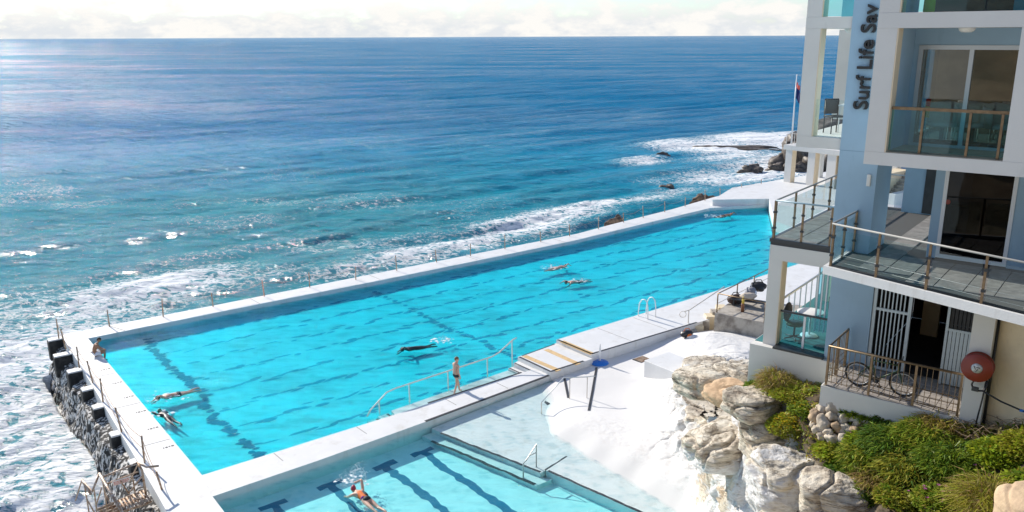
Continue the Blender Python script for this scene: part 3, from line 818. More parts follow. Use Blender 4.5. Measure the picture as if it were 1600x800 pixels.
# ---- far end: raised platform
fp = prism_obj('far_platform', [(53.5, 19.6), (57.9, 16.6), (50.1, 10.5), (47, 3), (46.5, -12), (82, -12), (82, 22), (66, 22.3), (60, 22.4)], -3.0, .80, white_deck, kind=None, label='raised white concrete platform at the far end of the big pool', cat='platform')

# ---- lower pool
KZ = -.45
prism_obj('lower_pool_floor', [(-.6, -18), (-.6, -2.0), (16.2, -1.3), (16.2, -18)], KZ - .3, KZ, pool_paint)
kid_floor = bpy.data.objects['lower_pool_floor']
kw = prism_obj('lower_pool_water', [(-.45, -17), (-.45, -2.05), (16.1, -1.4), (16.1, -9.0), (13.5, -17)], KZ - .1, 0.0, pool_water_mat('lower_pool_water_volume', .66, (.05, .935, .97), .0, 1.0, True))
sh = prism_obj('pool_shelf', [(8.75, -2.0), (9.93, -7.55), (11.6, -7.25), (16.2, -7.5), (16.2, -1.4), (12, -1.7)], KZ - .2, -.08, white_deck, kind=None, label='shallow white shelf along the shore of the lower pool', cat='pool shelf')
s2 = prism_obj('pool_shelf', [(10.2, -7.56), (10.98, -12.4), (11.6, -17), (18, -17), (18, -7.56), (11.6, -7.255)], KZ - .2, -.06, white_deck, kind=None, label='shallow white shelf with a black edge below the white rocks', cat='pool shelf')
prism_obj('step', [(8.28, -2.0), (9.45, -7.9), (10.19, -7.9), (9.925, -7.55), (8.745, -2.0)], KZ - .2, -.27, white_deck, kind=None, parent=sh)
wobble_strip([(8.82, -2.55), (9.98, -7.50)], .11, -.076, 'edge_line', black_line, sh, .03, 2, 3)
wobble_strip([(8.36, -2.6), (9.48, -7.8)], .13, -.266, 'edge_line', black_line, sh, .04, 2, 4)
wobble_strip([(10.25, -7.62), (11.02, -12.4), (11.64, -17)], .11, -.056, 'edge_line', black_line, s2, .02, 2, 5)
wobble_strip([(10.22, -7.52), (11.55, -7.22)], .11, -.076, 'edge_line', black_line, sh, .02, 2, 6)
for k, ul in enumerate((1.55, 3.75, 6.05, 7.75)):
    wobble_strip([(ul, -3.0), (ul + .1, -17)], .30, KZ + .004, 'lane_line', lane_paint, kid_floor, .12, 1.2, 50 + k)
    wobble_strip([(ul - .5, -2.9), (ul + .5, -2.85)], .30, KZ + .008, 'cross_line', lane_paint, kid_floor, .05, 1.2, 60 + k)

# ================================================================== ROCK GROUND
TP = [(860, 600, .05), (900, 610, .12), (950, 580, .12), (1000, 550, .15), (1040, 530, .2), (1000, 600, .15), (940, 620, .12), (1090, 520, .3), (1040, 570, .3), (1000, 640, .25), (880, 590, .1), (930, 560, .12), (1060, 545, .35),
      (850, 640, -.14), (856, 668, -.14), (876, 692, -.12), (905, 708, -.08), (940, 724, -.03), (985, 748, -.02), (1030, 778, -.02), (1065, 800, -.02), (838, 618, -.14),
      (815, 640, -.5), (830, 690, -.5), (880, 725, -.5), (930, 765, -.5), (980, 800, -.5), (820, 600, -.3),
      (875, 640, .25), (880, 665, .32), (920, 660, .5), (960, 670, .55), (1000, 680, .7), (925, 695, .3), (980, 715, .45), (1030, 735, .6), (1065, 765, .5), (1100, 795, .6),
      (1052, 600, .6), (1048, 640, .8), (1060, 660, .85), (1060, 700, 1.0), (1062, 740, .8), (1066, 570, .6), (1110, 518, .8),
      (1300, 640, 6.3), (1400, 652, 6.55), (1480, 662, 6.8), (1300, 690, 5.7), (1380, 720, 5.8), (1345, 755, 5.3), (1450, 740, 6.1), (1550, 695, 6.8), (1600, 662, 7.3), (1420, 800, 5.6), (1520, 790, 6.3), (1600, 740, 6.9), (1600, 800, 7.2),
      (1400, 890, 5.2), (1600, 900, 7.4), (1760, 700, 7.0), (1760, 900, 8.4), (1000, 870, -.3), (900, 870, -.5), (1080, 860, .5), (1900, 800, 8.5)]
def pixd(px_, py_, D):
    d = _f + _r * ((px_ - CX) / FPX) - _u * ((py_ - CY) / FPX)
    t = D / math.hypot(d.x, d.y)
    return Vector((d.x * t, d.y * t, CAM_H + d.z * t))
TPD = [(1085, 555, 35.5), (1085, 590, 32), (1085, 630, 30.2), (1090, 670, 28.8), (1092, 715, 27.3), (1098, 755, 26.2), (1110, 795, 25.0),
       (1110, 545, 34), (1115, 580, 29.2), (1115, 620, 27.4), (1118, 660, 26.6), (1120, 700, 25.7), (1125, 740, 24.9), (1135, 790, 23.9),
       (1145, 528, 32.5), (1142, 565, 27.4), (1145, 595, 25.2), (1145, 640, 24.2), (1148, 680, 23.6), (1150, 720, 23.2), (1155, 765, 22.6), (1160, 800, 22.2),
       (1165, 592, 23.1), (1170, 640, 22.5), (1172, 685, 22.2), (1178, 725, 22.1), (1185, 760, 21.7), (1195, 800, 21.0),
       (1200, 604, 22.5), (1200, 640, 21.8), (1205, 672, 21.5), (1203, 700, 21.9), (1200, 728, 21.6),
       (1232, 705, 20.5), (1228, 745, 20.2), (1240, 795, 19.8), (1240, 608, 22.0), (1245, 650, 20.9), (1262, 680, 20.2), (1270, 735, 19.4), (1300, 780, 18.5), (1200, 870, 20.2), (1120, 870, 23.2)]
tp = [tuple(pix(*q)) for q in TP] + [tuple(pixd(*q)) for q in TPD]
for (e, d, z) in [(-6.8, 24.5, 5.0), (-5, 24, 6.0), (-2, 24, 6.3), (-7.5, 28, 3.0), (0, 24, 6.4), (-4, 30, 5), (0, 32, 6), (-9, 32, .9), (4, 26, 6.8), (4, 20, 7), (-11, 36, .4), (-6, 38, 2), (2, 38, 6), (6, 14, 9), (0, 13, 8), (-6, 45, 1.0), (4, 45, 6)]:
    tp.append(tuple(bld(e, d, z)))
tp = np.array(tp)
def rbf_fit(P_, val, smooth=.02):
    D = np.linalg.norm(P_[:, None, :2] - P_[None, :, :2], axis=-1)
    n = len(P_); A = np.zeros((n + 3, n + 3)); A[:n, :n] = D + np.eye(n) * smooth
    A[:n, n] = 1; A[:n, n + 1:] = P_[:, :2]; A[n, :n] = 1; A[n + 1:, :n] = P_[:, :2].T
    b = np.concatenate([val, [0, 0, 0]])
    return np.linalg.solve(A, b)
coef = rbf_fit(tp, tp[:, 2])
def rbf_eval(X, Y, P_, c):
    z = np.full(X.shape, c[-3]) + c[-2] * X + c[-1] * Y
    for k in range(len(P_)):
        z = z + c[k] * np.hypot(X - P_[k, 0], Y - P_[k, 1])
    return z
GX0, GX1, GY0, GY1, GS = -.6, 15.0, 13.0, 46.0, .06
gx = np.arange(GX0, GX1, GS); gy = np.arange(GY0, GY1, GS)
XX, YY = np.meshgrid(gx, gy, indexing='ij')
ZB = rbf_eval(XX, YY, tp, coef)
def blur(A, k):
    for ax in (0, 1):
        Pd = np.pad(A, [(k, k) if q == ax else (0, 0) for q in (0, 1)], mode='edge')
        c = np.cumsum(Pd, axis=ax); c = np.insert(c, 0, 0, axis=ax)
        n = A.shape[ax]
        A = (np.take(c, np.arange(2 * k + 1, 2 * k + 1 + n), axis=ax) - np.take(c, np.arange(n), axis=ax)) / (2 * k + 1)
    return A
ZB = blur(blur(blur(ZB, 5), 5), 4)
def coords(Xa, Ya):
    a_ = (Xa - PN.x) * PU.x + (Ya - PN.y) * PU.y; b_ = (Xa - PN.x) * PW.x + (Ya - PN.y) * PW.y
    return a_, b_, Xa * BE.x + Ya * BE.y, Xa * BD.x + Ya * BD.y
PUu, PWw, EE, DD = coords(XX, YY)
garden = sstep(4.7, 5.7, ZB + .5 * (fbm(XX * .7, YY * .7, 71, 3) - .5)) * sstep(-8.2, -6.6, EE - .25 * (DD - 20) + .6 * (fbm(XX, YY, 72, 3) - .5))
rough_mask = np.clip(sstep(.45, 1.3, ZB), 0, 1) * (1 - .7 * garden)
gradx, grady = np.gradient(ZB, GS)
nl = 1 / np.sqrt(1 + gradx ** 2 + grady ** 2)
NX, NY, NZ = -gradx * nl, -grady * nl, nl
from mathutils import noise as mnoise
def rock_disp(x, y, z):
    """bedded, cracked sandstone: beds thicken and step, joints cut back"""
    q = Vector((x * .55, y * .55, z * 1.1))
    a_ = mnoise.fractal(q, .9, 2.1, 5)
    bed = (z + .18 * x - .12 * y + .35 * mnoise.noise(Vector((x * .5, y * .5, z * .5)))) * 1.9
    fb = bed - math.floor(bed)
    step_ = (fb if fb < .8 else (1 - fb) * 4) - .4
    cr_ = abs(mnoise.noise(Vector((x * .9 + 5, y * .9, z * .7)))) ; cr_ = -max(0, .09 - cr_) * 3.2
    return .30 * a_ + .20 * step_ + 1.0 * cr_ + .11 * mnoise.fractal(q * 4.5, .8, 2.1, 4)
DISP = np.zeros_like(ZB)
it = np.argwhere(rough_mask > .02)
for i, j in it:
    DISP[i, j] = rock_disp(XX[i, j], YY[i, j], ZB[i, j])
DISP *= rough_mask * (1 - .35 * sstep(1.6, .6, ZB))
flat_noise = (fbm(XX * 1.5, YY * 1.5, 33, 3) - .5) * .02 * sstep(-.2, .3, ZB)
slabm = np.exp(-(((PUu - 15.0) / 3.5) ** 2 + ((PWw + 8.5) / 3.0) ** 2))
PX = XX + NX * DISP; PY = YY + NY * DISP
ZT = ZB + NZ * DISP + flat_noise
# the ground stays below the promenade, the divider and the floors of the building
def limit(Z, a_, b_, e_, d_):
    Z = np.where(b_ > -1.25, np.minimum(Z, -.6), Z)
    Z = np.where((a_ < 15.7) & (b_ > -1.7), -.6, Z)
    c1 = np.where((d_ > 20.2) & (d_ < 31) & (e_ > -8.7), 6.02 + .13 * np.clip(e_ + 8.44, 0, 3), 99)
    c2 = np.where((d_ > 19.0) & (e_ > -6.0), 6.25 + .21 * np.clip(e_ + 5.9, 0, 6) - .18 * np.clip(20.1 - d_, 0, 2), 99)
    c3 = np.where((e_ < -8.36) & (d_ > 22.5), 1.6 + .9 * np.clip(-8.4 - e_, 0, 0) + .6 * np.clip(27 - d_, 0, 9), 99)
    return np.minimum(np.minimum(Z, c1), np.minimum(c2, c3))
ZT = limit(ZT, *coords(PX, PY))
def zt(x, y):
    i = min(max((x - GX0) / GS, 0), len(gx) - 2); j = min(max((y - GY0) / GS, 0), len(gy) - 2)
    a, b = int(i), int(j); fx, fy = i - a, j - b
    return float(ZT[a, b] * (1 - fx) * (1 - fy) + ZT[a + 1, b] * fx * (1 - fy) + ZT[a, b + 1] * (1 - fx) * fy + ZT[a + 1, b + 1] * fx * fy)
def blob(px_, py_, z, r):
    p = pix(px_, py_, z); return np.exp(-((XX - p.x) ** 2 + (YY - p.y) ** 2) / (r * r))
bare = np.clip(sstep(.9, 2.3, ZB + 1.3 * (fbm(XX * .8, YY * .8, 91, 4) - .5)), 0, 1)
for q in [(1100, 700, 2.0, 1.6), (1190, 780, 2.8, 1.4), (1215, 740, 3.9, 1.0), (1150, 700, 2.5, 1.2), (1120, 740, 1.6, 1.4), (1165, 690, 3.5, .8)]:
    bare = bare * (1 - .8 * blob(*q))
for q in [(1140, 665, 3.3, 1.3), (1100, 560, 1.6, 1.6), (1290, 745, 4.9, 1.0)]:
    bare = np.maximum(bare, .8 * blob(*q))
ochre = np.maximum(blob(1125, 612, 3.9, 1.0), blob(1180, 625, 5.0, .9))
def grid_mesh(name, Xg, Yg, Zg, attrs, m):
    nr, na = Xg.shape
    V = np.stack([Xg, Yg, Zg], -1).reshape(-1, 3)
    i = np.arange((nr - 1) * na).reshape(nr - 1, na)[:, :-1].ravel()
    F = np.stack([i, i + na, i + na + 1, i + 1], 1)
    me = bpy.data.meshes.new(name)
    me.vertices.add(len(V)); me.vertices.foreach_set('co', V.ravel())
    me.loops.add(F.size); me.loops.foreach_set('vertex_index', F.ravel().astype(np.int32))
    me.polygons.add(len(F)); me.polygons.foreach_set('loop_start', np.arange(0, F.size, 4, dtype=np.int32))
    me.polygons.foreach_set('use_smooth', np.ones(len(F), bool))
    for nm, arr in attrs.items():
        a = me.attributes.new(nm, 'FLOAT', 'POINT'); a.data.foreach_set('value', arr.ravel().astype(np.float32))
    me.update(calc_edges=True)
    me.materials.append(m)
    o = bpy.data.objects.new(name, me); C.objects.link(o)
    return o
def rock_mat():
    m = bpy.data.materials.new('painted_sandstone'); m.use_nodes = True
    nt = m.node_tree; p = nt.nodes['Principled BSDF']; L = nt.links.new
    g = nn(nt, 'ShaderNodeNewGeometry')
    at = {k: nn(nt, 'ShaderNodeAttribute', attribute_name=k) for k in ('bare', 'ochre', 'garden', 'rough')}
    mp = nn(nt, 'ShaderNodeMapping'); mp.inputs['Scale'].default_value = (1, 1, 3.0); mp.inputs['Rotation'].default_value = (.25, .1, .4)
    L(g.outputs['Position'], mp.inputs[0])
    n1 = nn(nt, 'ShaderNodeTexNoise'); setin(n1, {'Scale': 1.6, 'Detail': 10.0, 'Roughness': .66}); L(mp.outputs[0], n1.inputs['Vector'])
    n2 = nn(nt, 'ShaderNodeTexNoise'); setin(n2, {'Scale': 4.5, 'Detail': 8.0, 'Roughness': .65}); L(mp.outputs[0], n2.inputs['Vector'])
    rock = ramp(nt, [(.33, (.09, .075, .06)), (.40, (.42, .35, .27)), (.50, (.66, .58, .46)), (.66, (.78, .72, .61))]); L(n1.outputs['Fac'], rock.inputs[0])
    och = ramp(nt, [(.38, (.26, .15, .08)), (.55, (.60, .36, .18)), (.7, (.70, .48, .28))]); L(n1.outputs['Fac'], och.inputs[0])
    pnt = ramp(nt, [(.33, (.50, .45, .38)), (.42, (.68, .655, .62)), (.55, (.79, .78, .76))]); L(n2.outputs['Fac'], pnt.inputs[0])
    soil = ramp(nt, [(.35, (.035, .026, .018)), (.65, (.13, .095, .055))]); L(n2.outputs['Fac'], soil.inputs[0])
    # thin dark partings between the beds
    mps = nn(nt, 'ShaderNodeMapping'); mps.inputs['Scale'].default_value = (.5, .5, 5.5); mps.inputs['Rotation'].default_value = (.2, -.14, .3)
    L(g.outputs['Position'], mps.inputs[0])
    n3 = nn(nt, 'ShaderNodeTexNoise'); setin(n3, {'Scale': 1.3, 'Detail': 6.0, 'Roughness': .58, 'Distortion': .4}); L(mps.outputs[0], n3.inputs['Vector'])
    prt = ramp(nt, [(.44, (1, 1, 1)), (.485, (.34, .30, .26)), (.51, (1, 1, 1))]); L(n3.outputs['Fac'], prt.inputs[0])
    # paint peels: sharp-edged mask
    pm = nn(nt, 'ShaderNodeMath', operation='MULTIPLY_ADD'); pm.inputs[1].default_value = 1.3; pm.inputs[2].default_value = -.65
    L(n1.outputs['Fac'], pm.inputs[0])
    ps = nn(nt, 'ShaderNodeMath', operation='ADD'); L(pm.outputs[0], ps.inputs[0]); L(at['bare'].outputs['Fac'], ps.inputs[1])
    pr_ = ramp(nt, [(.42, (0, 0, 0)), (.56, (1, 1, 1))]); L(ps.outputs[0], pr_.inputs[0])
    m0 = nn(nt, 'ShaderNodeMixRGB'); L(at['ochre'].outputs['Fac'], m0.inputs[0]); L(rock.outputs[0], m0.inputs[1]); L(och.outputs[0], m0.inputs[2])
    m1 = nn(nt, 'ShaderNodeMixRGB'); ps_ = nn(nt, 'ShaderNodeMixRGB'); ps_.inputs[1].default_value = (.725, .71, .69, 1); L(at['rough'].outputs['Fac'], ps_.inputs[0]); L(pnt.outputs[0], ps_.inputs[2])
    L(pr_.outputs[0], m1.inputs[0]); L(ps_.outputs[0], m1.inputs[1])
    mk = nn(nt, 'ShaderNodeMixRGB', blend_type='MULTIPLY'); mk.inputs[0].default_value = .85; L(m0.outputs[0], mk.inputs[1]); L(prt.outputs[0], mk.inputs[2]); L(mk.outputs[0], m1.inputs[2])
    m2 = nn(nt, 'ShaderNodeMixRGB'); L(at['garden'].outputs['Fac'], m2.inputs[0]); L(m1.outputs[0], m2.inputs[1]); L(soil.outputs[0], m2.inputs[2])
    L(m2.outputs[0], p.inputs['Base Color'])
    p.inputs['Roughness'].default_value = .85; p.inputs['Specular IOR Level'].default_value = .25
    b = nn(nt, 'ShaderNodeBump'); setin(b, {'Strength': .9, 'Distance': .14})
    bf = nn(nt, 'ShaderNodeMath', operation='MULTIPLY'); L(n2.outputs['Fac'], bf.inputs[0])
    bs = nn(nt, 'ShaderNodeMath', operation='MULTIPLY_ADD'); bs.inputs[1].default_value = .95; bs.inputs[2].default_value = .02; L(at['rough'].outputs['Fac'], bs.inputs[0])
    L(bs.outputs[0], bf.inputs[1]); L(bf.outputs[0], b.inputs['Height']); L(b.outputs[0], p.inputs['Normal'])
    return m
rock_m = rock_mat()
ground = grid_mesh('rock_ground', PX, PY, ZT, {'bare': bare, 'ochre': ochre, 'garden': garden, 'rough': np.maximum(rough_mask, .25 * sstep(.28, .5, ZB))}, rock_m)
tag(ground, kind='structure')

# ================================================================== BUILDING
def ray(px_, py_):
    return _f + _r * ((px_ - CX) / FPX) - _u * ((py_ - CY) / FPX)
def on_d(px_, py_, d0):
    """point of the photograph on the upright plane d = d0 of the building: returns e, z"""
    v = ray(px_, py_); t = d0 / v.dot(BD)
    return v.dot(BE) * t, CAM_H + v.z * t

B0 = (-6.0, 21.9, 7.0)
bd = thing('apartment_building', bld(*B0), -A38, 'white and pale blue club building with balconies above the rocks, black lettering on its shaft', 'building')
T_b = lambda a, b, c: (a - B0[0], b - B0[1], c - B0[2])
def bpart(name, m, boxes, parent=bd, bev=0.0, label=None, smooth=False):
    mb = MB(T_b)
    for (a, b) in boxes: mb.box(a, b, bev)
    o = mb.build(name, m, parent, smooth)
    if label: o['label'] = label
    return o
def bprism(name, m, poly, z0, z1, parent=bd):
    return MB(T_b).prism(poly, z0, z1).build(name, m, parent)
def btube(name, m, pts, r, parent, n=6, smooth=True):
    return MB(T_b).tube(pts, r, n).build(name, m, parent, smooth)

# ---- lower wing
bpart('base_wall', white_wall, [((-8.38, 21.72, 1.0), (-6.37, 27, 7.02)), ((-6.37, 21.72, 4.0), (-5.78, 23, 7.0))])
bpart('window_sill', dark_frame, [((-7.72, 21.70, 7.021), (-6.34, 22.02, 7.075))])
bpart('pier', white_wall, [((-8.10, 21.95, 7.022), (-7.74, 22.35, 9.50))])
bpart('reveal', bounce_cream, [((-7.739, 21.955, 7.08), (-7.715, 22.34, 9.50))])
bpart('beam', white_wall, [((-8.10, 21.945, 9.502), (-6.36, 22.30, 9.92))])
bpart('room_floor', mat('teal_carpet', (.03, .16, .17), .8), [((-8.36, 22.03, 6.7), (-6.0, 28.4, 7.03))])
bpart('room_wall', cream_wall, [((-6.55, 23.5, 7.03), (-6.3, 28.4, 9.9))])
bpart('pier', cream_wall, [((-7.05, 26.6, 7.03), (-6.56, 27.0, 9.9))])
bpart('pier', white_wall, [((-8.10, 26.9, 7.03), (-7.85, 27.2, 9.9))])
wing_rail = bpart('balustrade', dark_frame, [((-7.70, 22.06, 8.02), (-6.36, 22.11, 8.07))])
bpart('glass_panel', glass_teal, [((-7.68, 22.08, 7.10), (-6.37, 22.092, 8.0))], wing_rail)
bpart('post', white_plastic, [((-7.04, 22.05, 7.08), (-6.98, 22.12, 8.01))], wing_rail)
side_rail = btube('balustrade', alu, [(-8.02, 22.4, 8.08), (-8.02, 26.8, 8.08)], .04, bd)
for k in range(9):
    bpart('bar', alu, [((-8.035, 22.6 + k * .5, 7.03), (-8.005, 22.63 + k * .5, 8.06))], side_rail)
wf = bpart('window', white_plastic, [((-7.84, 27.0, 8.45), (-7.06, 27.06, 8.53)), ((-7.84, 27.0, 9.6), (-7.06, 27.06, 9.68)), ((-7.84, 27.0, 8.53), (-7.76, 27.06, 9.6)), ((-7.14, 27.0, 8.53), (-7.06, 27.06, 9.6))])
bpart('pane', glass_teal, [((-7.76, 27.02, 8.53), (-7.14, 27.035, 9.6))], wf)
fd = bpart('folding_door', white_plastic, [((-6.80 + .12 * k, 22.2, 7.6), (-6.765 + .12 * k, 22.26, 9.45)) for k in range(4)])
for k in range(3):
    bpart('pane', glass_teal, [((-6.765 + .12 * k, 22.21, 7.62), (-6.68 + .12 * k, 22.225, 9.44))], fd)
bpart('wall', blue_wall, [((-6.355, 21.88, 7.0), (-5.27, 22.2, 9.915))], label='pale blue wall under the terrace corner')

# ---- decks
bpart('deck_slab', grout_m, [((-8.10, 21.955, 9.922), (-6.36, 28.6, 10.07))])
P0, P1 = (-5.97, 19.93), (2.5, 17.27)
bprism('deck_slab', grout_m, [P0, P1, (2.5, 29.5), (-6.352, 29.5), (-6.352, 22.0), (-5.97, 22.0)], 9.92, 10.07)
ad = Vector((P1[0] - P0[0], P1[1] - P0[1])).normalized(); an = Vector((-ad.y, ad.x))   # along / inward of the slanting edge
def along(s, off=0.0):
    return (P0[0] + ad.x * s + an.x * off, P0[1] + ad.y * s + an.y * off)
bprism('fascia', white_deck, [along(-.03, -.03), along(8.8, -.03), along(8.8, .06), along(-.03, .06)], 9.905, 10.11)
bpart('fascia', white_deck, [((-6.0, 19.99, 9.905), (-5.91, 21.9, 10.109))])
bprism('gutter', mat('dark_gutter', (.035, .035, .035), .6), [along(.05, .063), along(8.8, .063), along(8.8, .34), along(.05, .34)], 10.0, 10.092)
bpart('edge_trim', dark_frame, [((-8.12, 21.93, 10.0), (-6.46, 22.02, 10.098)), ((-8.13, 22.021, 10.0), (-8.04, 28.5, 10.098))])
def pavers(e0, e1, d0, d1, size, z, inside, m, parent=bd):
    me0 = None
    ne = int((e1 - e0) / size); nd = int((d1 - d0) / size)
    for i in range(ne):
        for j in range(nd):
            a, b = e0 + i * size, d0 + j * size
            if not all(inside(x, y) for x in (a, a + size) for y in (b, b + size)): continue
            if me0 is None:
                mb = MB(); g = .009; mb.box((g, g, -.03), (size - g, size - g, 0), .006)
                o = mb.build('paver', m, parent); me0 = o.data
            else:
                o = bpy.data.objects.new('paver', me0); C.objects.link(o); o.parent = parent
            o.location = T_b(a, b, z + random.uniform(-.002, .002))
def in_terrace(e, d):
    off = (e - P0[0]) * an.x + (d - P0[1]) * an.y
    return off > .33 and e > -5.92 and d < 29.4 and not (d > 22.42 and e > -4.28) and not (d > 21.8 and e < -5.48 and d < 23.4) and not (d < 22 and e < -5.92)
pavers(-5.92, 2.4, 17.3, 29.4, .60, 10.098, in_terrace, paver_m)
pavers(-8.04, -6.3, 22.03, 28.4, .58, 10.098, lambda e, d: e < -6.28, paver_m)

def railing(parent, pts, z0, zt_, post_m, rail_m, posts, glass=None, cables=0, rail_r=.024, post_w=.05):
    """pts: corner points of the run; posts: list of points"""
    r = btube('railing', rail_m, [(p[0], p[1], zt_) for p in pts], rail_r, parent, 8)
    for p in posts:
        bpart('post', post_m, [((p[0] - post_w / 2, p[1] - post_w / 2, z0), (p[0] + post_w / 2, p[1] + post_w / 2, zt_ - .01))], r)
        for zz in (.28, .72):
            bpart('clamp', dark_frame, [((p[0] - .03, p[1] - post_w / 2 - .045, z0 + zz), (p[0] + .06, p[1] - post_w / 2, z0 + zz + .05))], r)
    if glass:
        for a, b in zip(posts[:-1], posts[1:]):
            v = Vector((b[0] - a[0], b[1] - a[1])); L_ = v.length; v.normalize(); n = Vector((-v.y, v.x)) * .006
            if L_ > 2.6: continue
            s0, s1 = (a[0] + v.x * .07, a[1] + v.y * .07), (b[0] - v.x * .07, b[1] - v.y * .07)
            bprism('glass_panel', glass, [(s0[0] - n.x, s0[1] - n.y), (s1[0] - n.x, s1[1] - n.y), (s1[0] + n.x, s1[1] + n.y), (s0[0] + n.x, s0[1] + n.y)], z0 + .08, zt_ - .12, r)
    for c in range(cables):
        zz = z0 + .17 + c * .17
        btube('cable', steel, [(p[0], p[1], zz) for p in pts], .004, r, 4)
    return r
ang_posts = [along(.10 + 1.19 * k, .07) for k in range(7)]
railing(bd, [along(.06, .07), along(8.6, .07)], 10.09, 11.15, bronze, grey_rail, ang_posts, glass_clear, 2)
sp = [(-5.90, 20.15), (-5.88, 20.95), (-5.86, 21.8)]
railing(bd, [along(.06, .07), (-5.86, 21.84)], 10.09, 11.155, bronze, grey_rail, sp, glass_clear)
railing(bd, [(-8.05, 22.0), (-6.48, 22.0)], 10.09, 11.15, bronze, mat('blue_grey_rail', (.30, .42, .48), .4), [(-8.05, 22.0), (-7.28, 22.0), (-6.52, 22.0)], glass_clear)
railing(bd, [(-8.05, 22.0), (-8.08, 28.45)], 10.09, 11.152, bronze, grey_rail, [(-8.05, 22.05), (-8.06, 23.6), (-8.07, 25.2), (-8.08, 26.8), (-8.08, 28.4)], glass_clear)
railing(bd, [(-8.08, 28.45), (-6.2, 28.5)], 10.09, 11.15, bronze, steel, [(-8.0, 28.45), (-7.4, 28.46), (-6.8, 28.47), (-6.25, 28.48)], glass_clear)

# ---- lettered shaft
bpart('shaft', blue_wall, [((-6.45, 21.85, 9.923), (-5.5, 23.3, 22.0))], label='pale blue shaft with black lettering running up it')
bpart('shaft_joint', mat('render_joint', (.25, .37, .48), .8), [((-6.452, 21.846, 12.66), (-5.498, 21.852, 12.675))])
bpart('wall_light', lamp_white, [((-5.72, 21.80, 11.82), (-5.62, 21.85, 12.12))], bev=.015)

# ---- upper left wing
bpart('slab', white_wall, [((-7.60, 21.90, 12.66), (-6.455, 27.6, 12.95))])
bpart('slab', white_wall, [((-7.60, 21.90, 15.66), (-6.455, 27.6, 15.94))])
for z0, z1 in ((12.952, 15.658), (15.942, 19.0)):
    bpart('column', white_wall, [((-7.598, 21.905, z0), (-7.22, 22.30, z1))])
    bpart('reveal', bounce_cream, [((-7.219, 21.91, z0), (-7.195, 22.295, z1))])  # thin cream strip paints bounced light onto the column side
e1, _ = on_d(1304, 130, 27.0); e2, _ = on_d(1320, 130, 27.0)
bpart('column', white_wall, [((e1, 27.0, 12.952), (-6.47, 27.4, 15.658))])
ra = bpart('balustrade', alu, [((-7.19, 21.93, 16.92), (-6.46, 21.97, 16.96))])
bpart('glass_panel', glass_teal, [((-7.19, 21.94, 15.95), (-6.46, 21.952, 16.91))], ra)
bpart('room_wall', mat('teal_blind', (.30, .62, .66), .7), [((-7.2, 23.4, 15.942), (-6.46, 23.5, 18.5))])
ra = bpart('balustrade', alu, [((-7.56, 27.45, 13.93), (-6.47, 27.49, 13.97))])
bpart('glass_panel', glass_clear, [((-7.56, 27.46, 12.96), (-6.47, 27.472, 13.92))], ra)
for k in range(3): bpart('post', alu, [((-7.5 + k * .4, 27.40, 12.95), (-7.46 + k * .4, 27.44, 13.95))], ra)
bpart('side_glass', glass_clear, [((-7.19, 22.0, 12.96), (-6.47, 22.012, 13.9))])

# ---- upper balcony on the right
bpart('slab', white_wall, [((-5.30, 19.80, 12.66), (3.5, 29.4, 12.95))])
bpart('slab', white_wall, [((-5.30, 19.80, 15.64), (3.5, 27.4, 15.96))])
for z0, z1 in ((12.952, 15.638), (15.962, 19.0)):
    bpart('column', white_wall, [((-5.298, 19.805, z0), (-4.88, 20.20, z1))])
    bpart('reveal', bounce_cream, [((-4.879, 19.81, z0), (-4.852, 20.195, z1))])
    bpart('wall', blue_wall, [((-5.27, 20.202, z0), (-4.87, 21.42, z1))])
bpart('column', white_wall, [((-2.55, 19.805, 12.952), (-2.16, 20.20, 15.638))])
bpart('reveal', bounce_cream, [((-2.159, 19.81, 12.952), (-2.135, 20.195, 15.638))])
bpart('balcony_floor', mat('tan_floor_tile', (.50, .42, .30), .6, vary=.15), [((-4.86, 19.82, 12.951), (3.4, 21.38, 12.965))])
bpart('wall', blue_wall, [((-4.869, 21.40, 15.27), (3.5, 21.62, 15.638)), ((-4.869, 21.40, 12.966), (-4.76, 21.62, 15.269)), ((-2.56, 21.40, 12.966), (3.5, 21.62, 15.269))])
sw_ = bpart('side_window', alu, [((-5.12, 22.01, 12.951), (-5.04, 25.19, 13.05)), ((-5.12, 22.01, 15.54), (-5.04, 25.19, 15.639)), ((-5.12, 23.5, 13.051), (-5.04, 23.6, 15.539))])
bpart('pane', glass_window, [((-5.09, 22.01, 13.051), (-5.08, 23.49, 15.539))], sw_); bpart('pane', glass_window, [((-5.09, 23.61, 13.051), (-5.08, 25.19, 15.539))], sw_)
sd_ = bpart('sliding_door', alu, [((-4.757, 21.38, 15.17), (-2.562, 21.48, 15.268)), ((-4.757, 21.38, 12.967), (-2.562, 21.48, 13.03)), ((-4.757, 21.38, 13.03), (-4.66, 21.48, 15.17)), ((-2.66, 21.38, 13.03), (-2.562, 21.48, 15.17))])
bpart('mullion', alu, [((-3.70, 21.375, 13.03), (-3.61, 21.485, 15.17))], sd_)
bpart('pane', glass_window, [((-4.66, 21.42, 13.03), (-3.70, 21.435, 15.17))], sd_)
bpart('pane', glass_window, [((-3.61, 21.44, 13.03), (-2.66, 21.455, 15.17))], sd_)
bpart('room_wall', interior_m, [((-5.2, 25.2, 12.951), (3.4, 25.4, 15.639)), ((-5.2, 21.63, 12.951), (-5.0, 22.0, 15.639)), ((-2.2, 23.0, 12.951), (-2.0, 25.19, 15.639))])
bpart('room_floor', floor_int, [((-4.99, 21.63, 12.951), (3.4, 25.19, 12.96))])
bal = bpart('balustrade', bronze, [((-4.85, 19.93, 13.90), (-2.56, 20.0, 13.965))])
bpart('glass_panel', glass_teal, [((-4.84, 19.96, 13.0), (-2.57, 19.972, 13.89))], bal)
